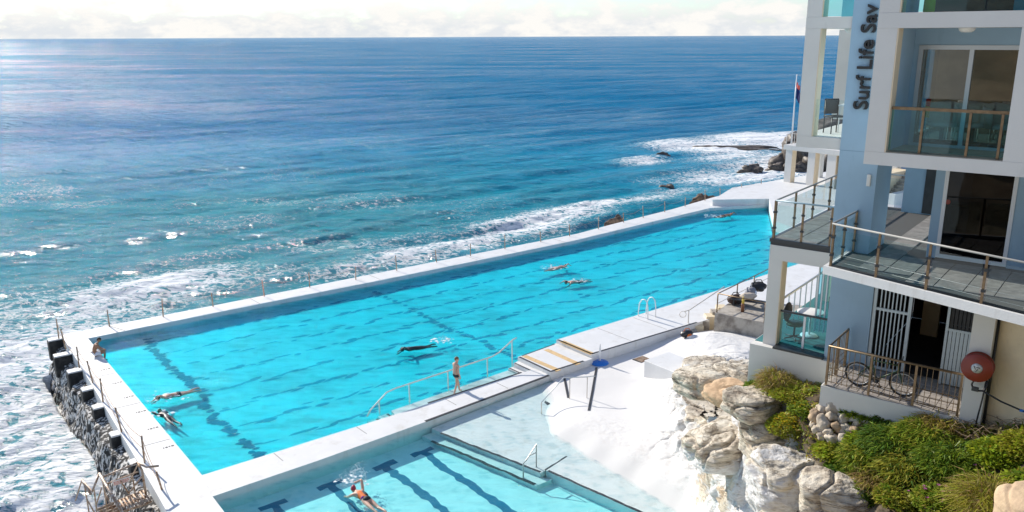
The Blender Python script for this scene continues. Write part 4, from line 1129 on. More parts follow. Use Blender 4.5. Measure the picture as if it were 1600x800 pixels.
for px_ in (1437, 1510, 1560):
    e, _ = on_d(px_, 240, 20.0)
    bpart('post', bronze, [((e - .025, 19.90, 12.966), (e + .025, 19.955, 13.90))], bal)
# top floor, only its foot shows
bal = bpart('balustrade', alu, [((-4.85, 19.86, 16.98), (3.4, 19.92, 17.03))])
for k in range(5):
    bpart('glass_panel', glass_teal, [((-4.84 + k * 1.6, 19.88, 15.97), (-3.27 + k * 1.6, 19.892, 16.97))], bal)
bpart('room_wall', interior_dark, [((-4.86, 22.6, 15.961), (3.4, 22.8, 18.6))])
bpart('roof', white_wall, [((-5.3, 19.8, 19.01), (3.5, 27.4, 19.3)), ((-7.6, 21.9, 19.01), (-6.455, 27.6, 19.3))])
for k, e in enumerate((-3.1, -1.9, -.5)):
    bpart('curtain', mat('teal_curtain', (.06, .26, .30), .8), [((e, 22.3, 15.97), (e + .3, 22.4, 18.4))])
# ceiling lamps
for (e, d, z, nm) in ((-3.62, 20.3, 15.64, 'a'), (-6.85, 23.2, 15.66, 'b')):
    MB(T_b).lathe([(.02, z - .10), (.10, z - .095), (.15, z - .06), (.17, z - .012), (.17, z - .001)], 20, c=(e, d, 0)).build('ceiling_lamp', lamp_white, bd, True)

# ---- terrace door wall
bpart('wall', blue_wall, [((-4.27, 22.45, 10.07), (-4.06, 22.75, 12.658)), ((-2.50, 22.45, 10.07), (-1.92, 22.75, 12.658)), ((-4.059, 22.45, 12.45), (-2.501, 22.75, 12.658)), ((-1.919, 22.9, 10.07), (3.4, 23.1, 12.658)), ((-4.27, 22.751, 10.07), (-4.0, 28.0, 12.658))])
ddr = bpart('door', white_plastic, [((-4.058, 22.43, 10.10), (-3.97, 22.53, 12.448)), ((-2.59, 22.43, 10.10), (-2.502, 22.53, 12.448)), ((-3.969, 22.43, 12.36), (-2.591, 22.53, 12.448)), ((-3.969, 22.43, 10.10), (-2.591, 22.53, 10.20))])
bpart('pane', glass_dark, [((-3.969, 22.46, 10.20), (-2.591, 22.475, 12.36))], ddr)
bpart('mid_rail', dark_frame, [((-3.969, 22.50, 11.42), (-2.591, 22.53, 11.47))], ddr)
MB(T_b).lathe([(.06, 22.445), (.06, 22.459)], 16, 'y', (-3.93, 0, 11.52)).build('sticker', red_paint, ddr)
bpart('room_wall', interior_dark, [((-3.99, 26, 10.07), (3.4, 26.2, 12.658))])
bpart('pipe', blue_wall, [((-2.02, 22.36, 10.1), (-1.92, 22.45, 12.655))])
sgn = bpart('door_sign', mat('sign_grey', (.40, .47, .55), .5), [((-1.72, 22.88, 11.45), (-1.42, 22.899, 11.95))])
for k, (a, b, c, d) in enumerate([(.04, .04, .26, .07), (.04, .04, .07, .2), (.04, .2, .26, .23), (.14, .07, .17, .2), (.04, .27, .26, .30), (.23, .3, .26, .44), (.04, .44, .26, .47), (.04, .3, .07, .44)]):
    bpart('sign_stroke', white_plastic, [((-1.72 + a, 22.872, 11.45 + b), (-1.72 + c, 22.881, 11.45 + d))], sgn)
bpart('wall', blue_wall, [((-6.2, 28.0, 10.07), (-4.28, 28.3, 12.658))])
bpart('recess_door', interior_dark, [((-5.6, 27.97, 10.1), (-5.1, 28.0, 12.4))])

# ---- balcony with the gates
bpart('deck_slab', concrete, [((-5.80, 20.12, 6.70), (-2.70, 22.2, 6.985))])
bpart('upstand', white_wall, [((-5.84, 20.09, 4.9), (-2.70, 20.119, 6.97)), ((-5.84, 20.12, 4.9), (-5.801, 21.7, 6.97))])
def paver_grid():
    mb = MB(); mb.box((.006, .006, -.02), (.236, .236, 0), .005)
    me0 = None
    brick_m = mat('balcony_brick', (.40, .36, .33), .8, vary=.2, vscale=6, island=.12)
    for i in range(12):
        for j in range(7):
            if me0 is None:
                o = mb.build('floor_tile', brick_m, bd); me0 = o.data
            else:
                o = bpy.data.objects.new('floor_tile', me0); C.objects.link(o); o.parent = bd
            o.location = T_b(-5.72 + i * .245, 20.16 + j * .245, 7.0 + random.uniform(-.002, .002))
paver_grid()
def bar_copies(proto, locs, parent):
    for l in locs:
        o = bpy.data.objects.new(proto.name.split('.')[0], proto.data); C.objects.link(o); o.parent = parent; o.location = l
rl = btube('railing', bronze, [(-5.74, 21.7, 8.03), (-5.74, 20.15, 8.03), (-2.74, 20.15, 8.03)], .03, bd, 8)
for p in ((-5.74, 21.68), (-5.74, 20.92), (-5.74, 20.15), (-4.72, 20.15), (-3.72, 20.15), (-2.76, 20.15)):
    bpart('post', bronze, [((p[0] - .025, p[1] - .025, 7.0), (p[0] + .025, p[1] + .025, 8.02))], rl)
pb = bpart('bar', bronze, [((-5.746, 20.144, 7.06), (-5.734, 20.156, 8.02))], rl)
bar_copies(pb, [(k * .125, 0, 0) for k in range(1, 24)] + [(0, k * .125, 0) for k in range(1, 12)], rl)
for zz in (7.10, 7.28, 7.46):
    btube('bottom_wire', bronze, [(-5.74, 21.7, zz), (-5.74, 20.15, zz), (-2.74, 20.15, zz)], .009, rl, 4)
gate_m = mat('grey_blue_gate', (.50, .58, .62), .45, metal=.3)
g1 = bpart('gate', gate_m, [((-5.26, 21.92, 7.0), (-5.18, 22.0, 9.85)), ((-4.42, 21.92, 7.0), (-4.34, 22.0, 9.85)), ((-5.179, 21.93, 8.62), (-4.421, 21.99, 8.69)), ((-5.179, 21.93, 7.02), (-4.421, 21.99, 7.09)), ((-5.179, 21.93, 9.78), (-4.421, 21.99, 9.85))])
pb = bpart('bar', gate_m, [((-5.10, 21.95, 7.09), (-5.07, 21.98, 9.78))], g1)
bar_copies(pb, [(k * .095, 0, 0) for k in range(1, 7)], g1)
g2 = bpart('gate', gate_m, [((-3.52, 21.92, 7.0), (-3.46, 22.0, 9.85)), ((-3.459, 21.93, 8.42), (-2.74, 21.99, 8.48))])
pb = bpart('slat', gate_m, [((-3.44, 21.94, 7.02), (-3.365, 21.97, 8.42))], g2)
bar_copies(pb, [(k * .088, 0, 0) for k in range(1, 8)], g2)
pb = bpart('slat', interior_dark, [((-3.44, 21.95, 8.48), (-3.37, 21.97, 9.85))], g2)
bar_copies(pb, [(k * .088, 0, 0) for k in range(1, 8)], g2)
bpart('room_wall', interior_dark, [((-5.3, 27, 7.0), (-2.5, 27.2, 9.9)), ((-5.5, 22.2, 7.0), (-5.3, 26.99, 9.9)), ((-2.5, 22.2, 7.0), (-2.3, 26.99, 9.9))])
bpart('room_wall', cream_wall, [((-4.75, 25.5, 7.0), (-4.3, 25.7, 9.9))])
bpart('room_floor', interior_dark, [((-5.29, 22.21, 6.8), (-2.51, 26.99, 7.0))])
bpart('pillar', white_wall, [((-2.70, 20.05, 4.9), (-2.27, 20.50, 9.918))])
cw = [(-2.262, 20.42), (4.0, 18.2), (4.1, 18.5), (-2.262, 20.75)]
bprism('wall', cream_wall, cw, 4.9, 9.918)
btube('downpipe', dark_frame, [(-2.235, 20.36, 6.2), (-2.235, 20.36, 9.9)], .03, bd)

# ---- letters up the shaft
def letters(text, parent):
    dg = bpy.context.evaluated_depsgraph_get()
    cu = bpy.data.curves.new('lettering', 'FONT'); cu.size = 1.0; cu.extrude = .0; cu.offset = .012
    ob = bpy.data.objects.new('lettering', cu); C.objects.link(ob)
    def width(t):
        cu.body = t; bpy.context.view_layer.update()
        return ob.dimensions.x
    e0, z0 = on_d(1350, 171, 21.80); _, z1 = on_d(1360, 51, 21.80)
    w_pre = width('Surf Life S') - width('S')
    sc = (z1 - z0) / w_pre
    base_e = -5.87
    x0 = 0
    for i, ch in enumerate(text):
        if ch == ' ': continue
        full = width(text[:i + 1]); w = width(ch)
        cu.body = ch; cu.extrude = .05; bpy.context.view_layer.update()
        dg = bpy.context.evaluated_depsgraph_get()
        me = bpy.data.meshes.new_from_object(ob.evaluated_get(dg))
        cu.extrude = 0
        xs = min(v.co.x for v in me.vertices)
        mb_v = []
        for v in me.vertices:
            x = (v.co.x - xs + full - w) * sc; y = v.co.y * sc * .95; t = v.co.z
            mb_v.append(T_b(base_e - y, 21.80 - t, z0 + x))
        o = add_mesh('letter', mb_v, [tuple(p.vertices) for p in me.polygons], letter_black, parent)
        bpy.data.meshes.remove(me)
    bpy.data.objects.remove(ob); bpy.data.curves.remove(cu)
letters('Surf Life Sav', bd)

# ================================================================== helpers for placing
def hit(px_, py_):
    """ground point under a pixel of the photograph"""
    v = ray(px_, py_); t = 14.0
    while t < 70:
        p = Vector((v.x * t, v.y * t, CAM_H + v.z * t))
        if GX0 < p.x < GX1 and GY0 < p.y < GY1 and p.z <= zt(p.x, p.y): return p
        t += .04
    return pix(px_, py_, .3)
def pool_plane(px_, py_, u0):
    v = ray(px_, py_); o = Vector((0, 0, CAM_H)) - PN
    t = (u0 - o.dot(PU)) / v.dot(PU); p = o + v * t
    return p.dot(PW), p.z
def worldtube(name, m, pts, r, parent, root_inv=None, n=7):
    T = (lambda a, b, c: tuple(root_inv @ Vector((a, b, c)))) if root_inv is not None else None
    return MB(T).tube(pts, r, n).build(name, m, parent, True)
def inv(loc, rz):
    return (Matrix.Translation(Vector(loc)) @ Matrix.Rotation(rz, 4, 'Z')).inverted()
def obj_inv(o):
    return inv(o.location, o.rotation_euler.z)

# ================================================================== FENCES AND HANDRAILS
ch, Tp = pool_root('chain_fence', 1.25, 18.75, .25, 'row of rusty posts along the top of the ocean sea wall', 'fence')
oposts = [(170, 509), (255, 495), (333, 479), (413, 463), (484, 449), (556, 437), (620, 423), (680, 409), (735, 400), (789, 389), (845, 378), (890, 369), (935, 358), (972, 347), (1005, 340), (1038, 331), (1068, 322), (1098, 313), (1122, 307), (1150, 300), (1178, 294)]
prev = None
for k, (a, b) in enumerate(oposts):
    p = to_pool(pix(a, b, .25)); w = min(p[1], np.interp(p[0], [0, 36, 40.5, 49.3, 57], [18.8, 18.85, 19.5, 20.6, 21.9]))
    hgt = .95 + .12 * math.sin(k * 2.3); ln = .05 * math.sin(k * 1.7)
    MB(Tp).tube([(p[0], w, .25), (p[0] + ln, w + .04, .25 + hgt)], .035, 7).build('post', rust, ch, True)
    top = (p[0] + ln * .8, w + .03, .25 + hgt * .86)
    if prev:
        pts = [(prev[0] + (top[0] - prev[0]) * t, prev[1] + (top[1] - prev[1]) * t, prev[2] + (top[2] - prev[2]) * t - .22 * 4 * t * (1 - t)) for t in [i / 8 for i in range(9)]]
        MB(Tp).tube(pts, .008, 4).build('chain', rust, ch, True)
    prev = top
ch2, Tp = pool_root('chain_fence', -1.3, 16.5, .25, 'leaning rusty posts with two slack chains along the end wall above the buttress blocks', 'fence')
eposts = [((92, 529), (90, 499)), ((103, 545), (97, 518)), ((124, 575), (119, 545)), ((145, 598), (142, 574)), ((161, 628), (159, 597)), ((190, 675), (184, 638)), ((226, 723), (220, 674)), ((253, 765), (247, 728))]
prev = None
for k, (a, b) in enumerate(eposts):
    p = to_pool(pix(*a, .247)); q = (p[0] + (-.10 if k % 2 else .02), p[1] + .05, 1.32 if k < 7 else .95)
    MB(Tp).tube([(p[0], p[1], .245), q], .036, 7).build('post', rust, ch2, True)
    cur = [(p[0] * (1 - t) + q[0] * t, p[1] * (1 - t) + q[1] * t, .25 * (1 - t) + q[2] * t) for t in (.55, .95)]
    if prev:
        for s0, s1 in zip(prev, cur):
            pts = [(s0[0] + (s1[0] - s0[0]) * t, s0[1] + (s1[1] - s0[1]) * t, s0[2] + (s1[2] - s0[2]) * t - .16 * 4 * t * (1 - t)) for t in [i / 8 for i in range(9)]]
            MB(Tp).tube(pts, .013, 5).build('chain', rust, ch2, True)
    prev = cur

def px_tube(root, name, m, pts, r, n=7):
    """pts: (px, py, z)"""
    I = obj_inv(root)
    return MB(lambda a, b, c: tuple(I @ Vector((a, b, c)))).tube([pix(*p) for p in pts], r, n).build(name, m, root, True)
hr = thing('handrail', pix(590, 630, -.1), 0, 'long pale handrail standing in the shallow ledge of the big pool behind the standing man', 'handrail')
hp = [(8.0, .62), (10.0, .70), (11.9, .78), (14.3, .86), (15.2, .90)]
I = obj_inv(hr)
TW = lambda a, b, c: tuple(I @ pool(a, b, c))
MB(TW).tube([(7.1, .45, .02), (7.35, .5, .28), (8.15, .56, .80), (8.6, .58, .86), (14.0, .84, .90), (14.45, .87, 1.0), (15.3, .92, 1.42), (15.55, .95, 1.45)], .032, 8).build('rail', rail_paint, hr, True)
for u, w, z0, z1 in ((7.75, .53, -.45, .56), (9.3, .62, -.4, .86), (11.4, .72, -.3, .88), (13.7, .83, -.2, .90), (15.25, .92, .0, 1.40)):
    MB(TW).tube([(u, w, z0), (u, w, z1)], .028, 7).build('post', rail_paint, hr, True)

hr = thing('handrail', pix(846, 650, -.1), 0, 'thin grey handrail going down into the lower pool by the white rocks', 'handrail')
a0 = pix(846, 648, -.11); 
I = obj_inv(hr); Tl = lambda a, b, c: tuple(I @ Vector((a, b, c)))
b0 = pix(890, 622, .15); c0 = pix(917, 622, .15)
MB(Tl).tube([(a0.x, a0.y, .46), (b0.x - .25, b0.y + .1, 1.08), (b0.x, b0.y, 1.12), (c0.x, c0.y, 1.15), (c0.x + .35, c0.y + .1, 1.15)], .024, 7).build('rail', alu, hr, True)
for p, z in ((a0, .46), (b0, 1.12), (c0, 1.15)):
    MB(Tl).tube([(p.x, p.y, -.12), (p.x, p.y, z)], .022, 7).build('post', rail_paint, hr, True)

hr = thing('handrail', pix(847, 735, -.1), 0, 'short bent handrail at the corner of the sunken steps in the lower pool', 'handrail')
I = obj_inv(hr); TW = lambda a, b, c: tuple(I @ pool(a, b, c))
MB(TW).tube([(9.45, -7.15, -.4), (9.45, -7.15, .30), (9.62, -7.15, .42), (10.1, -7.12, .86), (10.1, -7.12, -.1)], .026, 7).build('rail', steel, hr, True)
MB(TW).tube([(9.75, -7.14, .52), (10.1, -7.12, .52)], .02, 7).build('crossbar', steel, hr, True)

# pool ladder: two white hoops
ld = thing('pool_ladder', pix(1004, 496, .6), A38, 'white pool ladder of two hoops on the edge of the promenade', 'ladder')
for s in (0, .62):
    pts = [(s, -.38, 0), (s, -.37, .55), (s, -.30, .92), (s, -.12, 1.06), (s, .10, 1.0), (s, .26, .75), (s, .32, .3), (s, .33, -.9)]
    MB().tube(pts, .03, 8).build('hoop', white_plastic, ld, True)
for z in (-.75, -.95):
    MB().box((0.02, .29, z), (.60, .37, z + .04)).build('rung', white_plastic, ld)

# handrail stub of the promenade steps, terrace by the wing
hr = thing('handrail', pix(1072, 507, .6), 0, 'cream handrail with a small ring sloping up along the promenade steps', 'handrail')
I = obj_inv(hr); Tl = lambda a, b, c: tuple(I @ Vector((a, b, c)))
p0 = pix(1075, 509, .45); p1 = pix(1130, 476, .95)
MB(Tl).tube([(p0.x, p0.y, .3), (p0.x, p0.y, 1.32)], .03, 7).build('post', rail_paint, hr, True)
MB(Tl).tube([(p0.x - .25, p0.y - .05, 1.28), (p0.x, p0.y, 1.32), (p1.x, p1.y, 2.0)], .03, 7).build('rail', rail_paint, hr, True)
m = MB(Tl); m.torus((p0.x - .32, p0.y - .06, 1.12), .17, .018, 'y', 24, 6); m.build('ring', rail_paint, hr, True)
for k in range(6):
    q = p0.lerp(p1, (k + .5) / 6)
    m = MB(Tl); m.box((q.x - .25, q.y - .55, -.2), (q.x + .25, q.y + .1, .30 + k * .14), .015); m.build('step', cream_wall if k % 2 else concrete, hr)

# concrete landing beside the wing
LZ = 1.35
lp = [pix(1117, 489, LZ), pix(1195, 504, LZ), pix(1240, 470, LZ), pix(1150, 470, LZ)]
lp = [pix(1117, 489, LZ), pix(1200, 505, LZ), pix(1260, 478, LZ), pix(1146, 468, LZ)]
lnd = MB().prism([(p.x, p.y) for p in lp], -.5, LZ).build('concrete_landing', concrete, None)
tag(lnd, 'stained grey concrete landing beside the lower wing, bags lying on it', 'landing')
hr = thing('landing_railing', lp[0], 0, 'bronze railing round the concrete landing with the bags', 'railing')
I = obj_inv(hr); Tl = lambda a, b, c: tuple(I @ Vector((a, b, c)))
A_, B_, D_ = lp[0] + Vector((.12, .08, 0)), lp[1], lp[3]
far_ = A_ + (pix(1190, 452, LZ) - A_) * 1.6
def up(p, z): return (p.x, p.y, LZ + z)
MB(Tl).tube([up(B_, 1.05), up(A_, 1.05), up(far_, 1.05)], .03, 7).build('rail', bronze, hr, True)
MB(Tl).tube([up(A_, .5), up(far_, .5)], .02, 7).build('mid_rail', rail_paint, hr, True)
for p in [A_, A_.lerp(B_, .93), A_.lerp(far_, .26), A_.lerp(far_, .5), A_.lerp(far_, .74)]:
    MB(Tl).tube([up(p, 0), up(p, 1.05)], .035, 7).build('post', bronze, hr, True)

# ================================================================== SMALL THINGS ON THE CONCOURSE
g = hit(1003, 562)
dr = thing('drain_grate', (g.x, g.y, g.z + .015), A38, 'small dark square drain grate set in the white concourse', 'drain')
MB().box((-.36, -.30, -.05), (.36, .30, .012)).build('frame', dark_frame, dr)
for k in range(6): MB().box((-.32, -.26 + k * .09, .0125), (.32, -.21 + k * .09, .03)).build('bar', rust, dr)
g = hit(937, 568)
sp_ = thing('flag_base', (g.x, g.y, g.z), 0, 'bright blue round base with a short white tapered pole on the white concourse', 'pole')
MB().lathe([(.42, .0), (.44, .05), (.38, .10), (.20, .14), (.09, .16)], 32).build('base', blue_plastic, sp_, True)
MB().lathe([(.06, .15), (.055, .5), (.045, .8), (.02, 1.0), (.01, 1.02)], 14).build('pole', white_plastic, sp_, True)
# painted black lines of the ramp
def ground_line(pxs, width, name='edge_line'):
    pts = []
    for (a, b) in zip(pxs[:-1], pxs[1:]):
        for i in range(14):
            t = i / 13; pts.append(hit(a[0] + (b[0] - a[0]) * t, a[1] + (b[1] - a[1]) * t))
    vs = []; fs = []
    for i, p in enumerate(pts):
        d = (pts[min(i + 1, len(pts) - 1)] - pts[max(i - 1, 0)]); d.z = 0; d.normalize(); n = Vector((-d.y, d.x, 0)) * width / 2
        for q in (p - n, p + n):
            z = max(zt(q.x, q.y), zt(p.x, p.y))
            vs += [(q.x, q.y, z + .025), (q.x, q.y, z - .06)]
    for i in range(len(pts) - 1):
        a = 4 * i
        fs += [(a, a + 2, a + 6, a + 4), (a + 2, a + 3, a + 7, a + 6), (a + 1, a, a + 4, a + 5)]
    return add_mesh(name, vs, fs, black_line, ground)
ground_line([(932, 575), (926, 610), (920, 642)], .10)
ground_line([(882, 592), (888, 622)], .10)
ground_line([(822, 614), (857, 632)], .14)
ground_line([(924, 563), (931, 566)], .17)
# white plinth
g = hit(1043, 590)
pu, pw, _ = to_pool(g)
pl = pool_root('plinth', pu, pw, 0, 'white painted concrete plinth at the foot of the rocks', 'plinth')
MB(pl[1]).box((pu - .1, pw - .9, -.3), (pu + 1.6, pw + 1.35, 1.05), .02).build('block', white_deck, pl[0])

def lump(name, m, size, seed, parent, loc=(0, 0, 0), sub=3, rough=.25, flat=.0):
    bm = bmesh.new(); bmesh.ops.create_icosphere(bm, subdivisions=sub, radius=1)
    for v in bm.verts:
        n = mnoise.fractal(v.co * 1.3 + Vector((seed * 7.7, seed * 3.1, seed)), .9, 2.1, 4)
        v.co = v.co * (1 + rough * n)
        v.co.x *= size[0]; v.co.y *= size[1]; v.co.z *= size[2]
        if flat: v.co.z = max(v.co.z, -flat * size[2])
        v.co += Vector(loc)
    me = bpy.data.meshes.new(name); bm.to_mesh(me); bm.free(); me.materials.append(m)
    me.polygons.foreach_set('use_smooth', [True] * len(me.polygons))
    o = bpy.data.objects.new(name, me); C.objects.link(o)
    if parent is not None: o.parent = parent
    return o
def bag(px_, py_, z, label, body_m, trim_m, s=1.0, rz=0.0, on=None):
    p = pix(px_, py_, z) if on is None else on
    b = thing('bag', (p.x, p.y, p.z), rz, label, 'bag')
    lump('body', body_m, (.36 * s, .24 * s, .22 * s), px_ * .01, b, (0, 0, .20 * s), 3, .18, .9)
    lump('pocket', trim_m, (.16 * s, .10 * s, .13 * s), px_ * .02, b, (.05 * s, -.20 * s, .15 * s), 2, .2, .9)
    MB().tube([(-.2 * s, 0, .36 * s), (-.1 * s, .02, .50 * s), (.12 * s, .02, .50 * s), (.22 * s, 0, .34 * s)], .02 * s, 6).build('strap', trim_m, b, True)
    return b
g = hit(1073, 527)
bag(1073, 527, 0, 'black, white and orange bag lying by itself on the white concourse', black_plastic, orange_m, .95, .3, g)
lump('towel', mat('white_towel', (.75, .74, .73), .9), (.30, .22, .10), 3.3, None)
tw = bpy.data.objects['towel']; tw.location = (g.x + .25, g.y - .18, g.z + .09); tag(tw, 'crumpled white towel against the black and orange bag', 'towel')
bench = thing('bench', pix(1172, 480, LZ), R(-30), 'low black bench on the concrete landing under the bags', 'bench')
MB().box((-1.0, -.25, .34), (1.3, .25, .40), .01).build('seat', dark_frame, bench)
for x in (-.9, 1.1): MB().box((x, -.2, 0), (x + .08, .2, .34)).build('leg', dark_frame, bench)
bag(1148, 474, LZ + .02, 'dark brown bag at the near end of the landing, left of the others', mat('dark_brown_bag', (.06, .035, .028), .8), rubber, 1.25, .4)
bag(1172, 462, LZ + .40, 'grey and white bag in the middle of the landing bench', mat('grey_bag', (.22, .22, .24), .8), white_plastic, 1.15, 1.0)
bag(1184, 455, LZ + .40, 'black bag at the right end of the landing bench, half behind the wing', rubber, dark_frame, 1.3, .1)
o = lump('clothes_heap', mat('sand_coloured_cloth', (.55, .47, .38), .9), (.45, .3, .2), 5.1, None); q = pix(1168, 478, LZ); o.location = (q.x, q.y, LZ + .55)
tag(o, 'heap of sand coloured clothes between the bags on the landing', 'clothes')
bt = thing('bottle', pix(1160, 487, LZ), 0, 'tall yellow and brown bottle standing on the concrete landing', 'bottle')
MB().lathe([(.09, 0), (.09, .42), (.07, .46)], 14).build('body', mat('brown_plastic', (.22, .09, .04), .5), bt, True)
MB().lathe([(.07, .461), (.07, .70), (.03, .78), (.03, .84)], 14).build('neck', mat('yellow_plastic', (.7, .5, .08), .5), bt, True)

# ================================================================== SEA LADDER STAIRS
sl = thing('sea_stairs', pix(205, 790, .2), 0, 'rusty metal stairs and railings going down into the sea from the end wall', 'stairs')
def pxt(name, pts, r, m=rust): return px_tube(sl, name, m, pts, r)
slm = None
for k in range(9):
    t = k / 8
    a = Vector((182, 784)).lerp(Vector((224, 767)), t); b = Vector((192, 800)).lerp(Vector((236, 784)), t)
    pxt('grating_slat', [(a.x, a.y, .06), (b.x, b.y, .06)], .035)
for t in (0, .5, 1):
    a = Vector((182, 784)).lerp(Vector((192, 800)), t); b = Vector((224, 767)).lerp(Vector((236, 784)), t)
    pxt('grating_beam', [(a.x, a.y, .0), (b.x, b.y, .0)], .045)
light_rust = mat('pale_rusty_steel', (.50, .44, .40), .5, metal=.3, col2=(.28, .19, .13), vscale=9)
pxt('rail', [(228, 772, .1), (222, 735, 1.1), (215, 723, 1.25)], .04)
pxt('rail', [(215, 723, 1.25), (160, 746, 1.25)], .035, light_rust)
pxt('rail', [(216, 737, .9), (162, 758, .9)], .03)
pxt('rail', [(215, 723, 1.25), (229, 730, 1.15), (248, 728, 1.05)], .04, light_rust)
pxt('rail', [(155, 740, 1.35), (192, 803, .7)], .05, light_rust)
pxt('rail', [(155, 740, 1.35), (144, 768, .9), (128, 750, 1.0)], .04, light_rust)
pxt('rail', [(128, 750, 1.0), (142, 773, .6)], .045, light_rust)
for a, b in (((128, 750, 1.0), (118, 782, -.4)), ((132, 758, .8), (140, 806, -.8)), ((147, 765, .9), (152, 806, -.6)), ((160, 748, 1.2), (168, 800, -.1)), ((181, 733, 1.2), (176, 742, 1.0)), ((216, 724, 1.25), (203, 752, .3)), ((189, 752, .9), (201, 771, .1)), ((201, 771, .1), (222, 744, .95)), ((207, 744, .9), (211, 770, .05)), ((163, 769, .5), (182, 806, -.2)), ((159, 762, .6), (150, 790, -.4)), ((182, 783, .05), (188, 806, -.6)), ((136, 780, .1), (150, 806, -.5))):
    pxt('brace', [a, b], .024)
for k in range(4):
    pxt('tread', [(150 + k * 4, 797 + k * 3, -.25 - k * .05), (178 + k * 3, 786 + k * 4, -.2 - k * .05)], .05)
sg = [(175, 752), (202, 744), (203, 751), (177, 759)]
c3 = [pix(px_, py_, z) for (px_, py_), z in zip(sg, (.98, .98, .70, .70))]
I = obj_inv(sl); n_ = (c3[1] - c3[0]).cross(c3[3] - c3[0]).normalized() * .02
vs = [tuple(I @ p) for p in c3] + [tuple(I @ (p - n_)) for p in c3]
sb = add_mesh('warning_sign', vs, [(0, 1, 2, 3), (7, 6, 5, 4), (0, 4, 5, 1), (1, 5, 6, 2), (2, 6, 7, 3), (3, 7, 4, 0)], sign_white, sl)
n_ = n_ * (.2 if (Vector((0, 0, CAM_H)) - c3[0]).dot(n_) > 0 else -1.2)
for r_ in range(3):
    x = .06
    while x < .9:
        wd = random.uniform(.06, .14)
        def sp2(a, b): return tuple(I @ (c3[0].lerp(c3[1], a).lerp(c3[3].lerp(c3[2], a), b) + n_))
        add_mesh('sign_stroke', [sp2(x, .18 + r_ * .27), sp2(min(.95, x + wd), .18 + r_ * .27), sp2(min(.95, x + wd), .32 + r_ * .27), sp2(x, .32 + r_ * .27)], [(0, 1, 2, 3)], sign_red, sb)
        x += wd + .03

# ================================================================== FAR END: PAVILION, FLAG, STAIRS
PV = 67.0
pv, Tv = pool_root('pavilion', PV, 18, .8, 'cream pavilion on square columns at the far end of the platform', 'pavilion')
ws = [pool_plane(x, 287, PV)[0] for x in (1224, 1234, 1259, 1270, 1289, 1303)]
for k in range(3):
    w1, w0 = ws[2 * k], ws[2 * k + 1]
    MB(Tv).box((PV, w0, .8), (PV + (w1 - w0), w1, 4.15)).build('column', white_wall, pv)
    MB(Tv).box((PV + .02, w0 - .03, .8), (PV + (w1 - w0) - .02, w0 - .001, 4.15)).build('reveal', bounce_cream, pv)
for k in range(3):
    MB(Tv).box((PV, 14.6 - k * 2.6, .8), (PV + .7, 15.3 - k * 2.6, 4.15)).build('column', white_wall, pv)
MB(Tv).box((PV - .1, 4, 4.151), (PV + 6, ws[0] + .25, 4.62)).build('roof', white_wall, pv)
for k in range(3): MB(Tv).box((PV + 5, ws[0] - 1 - k * 3, .8), (PV + 5.6, ws[0] - .4 - k * 3, 4.15)).build('column', white_wall, pv)
rl = MB(Tv).tube([(PV + .1, ws[0] + .1, 5.7), (PV + 5.8, ws[0] + .1, 5.7)], .04, 6).build('roof_railing', rail_paint, pv)
for k in range(5): MB(Tv).tube([(PV + .1 + k * 1.4, ws[0] + .1, 4.62), (PV + .1 + k * 1.4, ws[0] + .1, 5.7)], .035, 6).build('post', rail_paint, rl)
fw = pool_plane(1237, 218, PV + 1)[0]
fl, Tf = pool_root('flagpole', PV + 1, fw, 4.62, 'slim white flagpole with a drooping blue and red flag on the far pavilion', 'flagpole')
MB(Tf).tube([(PV + 1, fw, 4.62), (PV + 1, fw, 11.5)], .09, 10, r2=.05).build('pole', white_plastic, fl, True)
MB(Tf).lathe([(.03, 11.5), (.1, 11.58), (.03, 11.66)], 10, c=(PV + 1, fw, 0)).build('finial', white_plastic, fl, True)
def flag_cloth(u0, w0, z0, length, height, m, name, off):
    vs = []; fs = []
    for i in range(13):
        for j in range(7):
            t = i / 12; s = j / 6
            droop = length * .75 * t
            vs.append(Tf(u0 + .16 * math.sin(t * 7 + s * 2) * t, w0 - .1 - t * length * .62, z0 - s * height - droop + off))
    for i in range(12):
        for j in range(6): fs.append((i * 7 + j, i * 7 + j + 1, (i + 1) * 7 + j + 1, (i + 1) * 7 + j))
    o = add_mesh(name, vs, fs, m, fl, True)
    md = o.modifiers.new('thickness', 'SOLIDIFY'); md.thickness = .015
flag_cloth(PV + 1, fw, 10.4, 1.3, 1.1, flag_blue, 'flag', 0)
flag_cloth(PV + .95, fw + .02, 10.95, 0.55, .5, flag_red, 'flag_canton', 0)

ST = 62.0
sw0, sz0 = pool_plane(1376, 300, ST)
stw = thing('stairway', pool(ST, sw0, .8), A38, 'concrete stairway with cream side wall seen through the terrace passage', 'stairs')
Ts = lambda a, b, c: (a - ST, b - sw0, c - .8)
wA = pool_plane(1374, 290, ST)[0]; wB = pool_plane(1394, 290, ST)[0]
for k in range(11):
    MB(Ts).box((ST + k * .42, wB, .8), (ST + k * .42 + .43, wA, .8 + .24 * (k + 1) - .001 * k)).build('step', concrete, stw)
MB(Ts).box((ST - .3, wA + .001, .8), (ST + 5, wA + 1.2, 3.6)).build('side_wall', cream_wall, stw)
MB(Ts).prism([(ST - .4, wB - .55), (ST + 6, wB - .55), (ST + 6, wB - .002), (ST - .4, wB - .002)], .8, 2.2).build('side_wall', white_deck, stw)

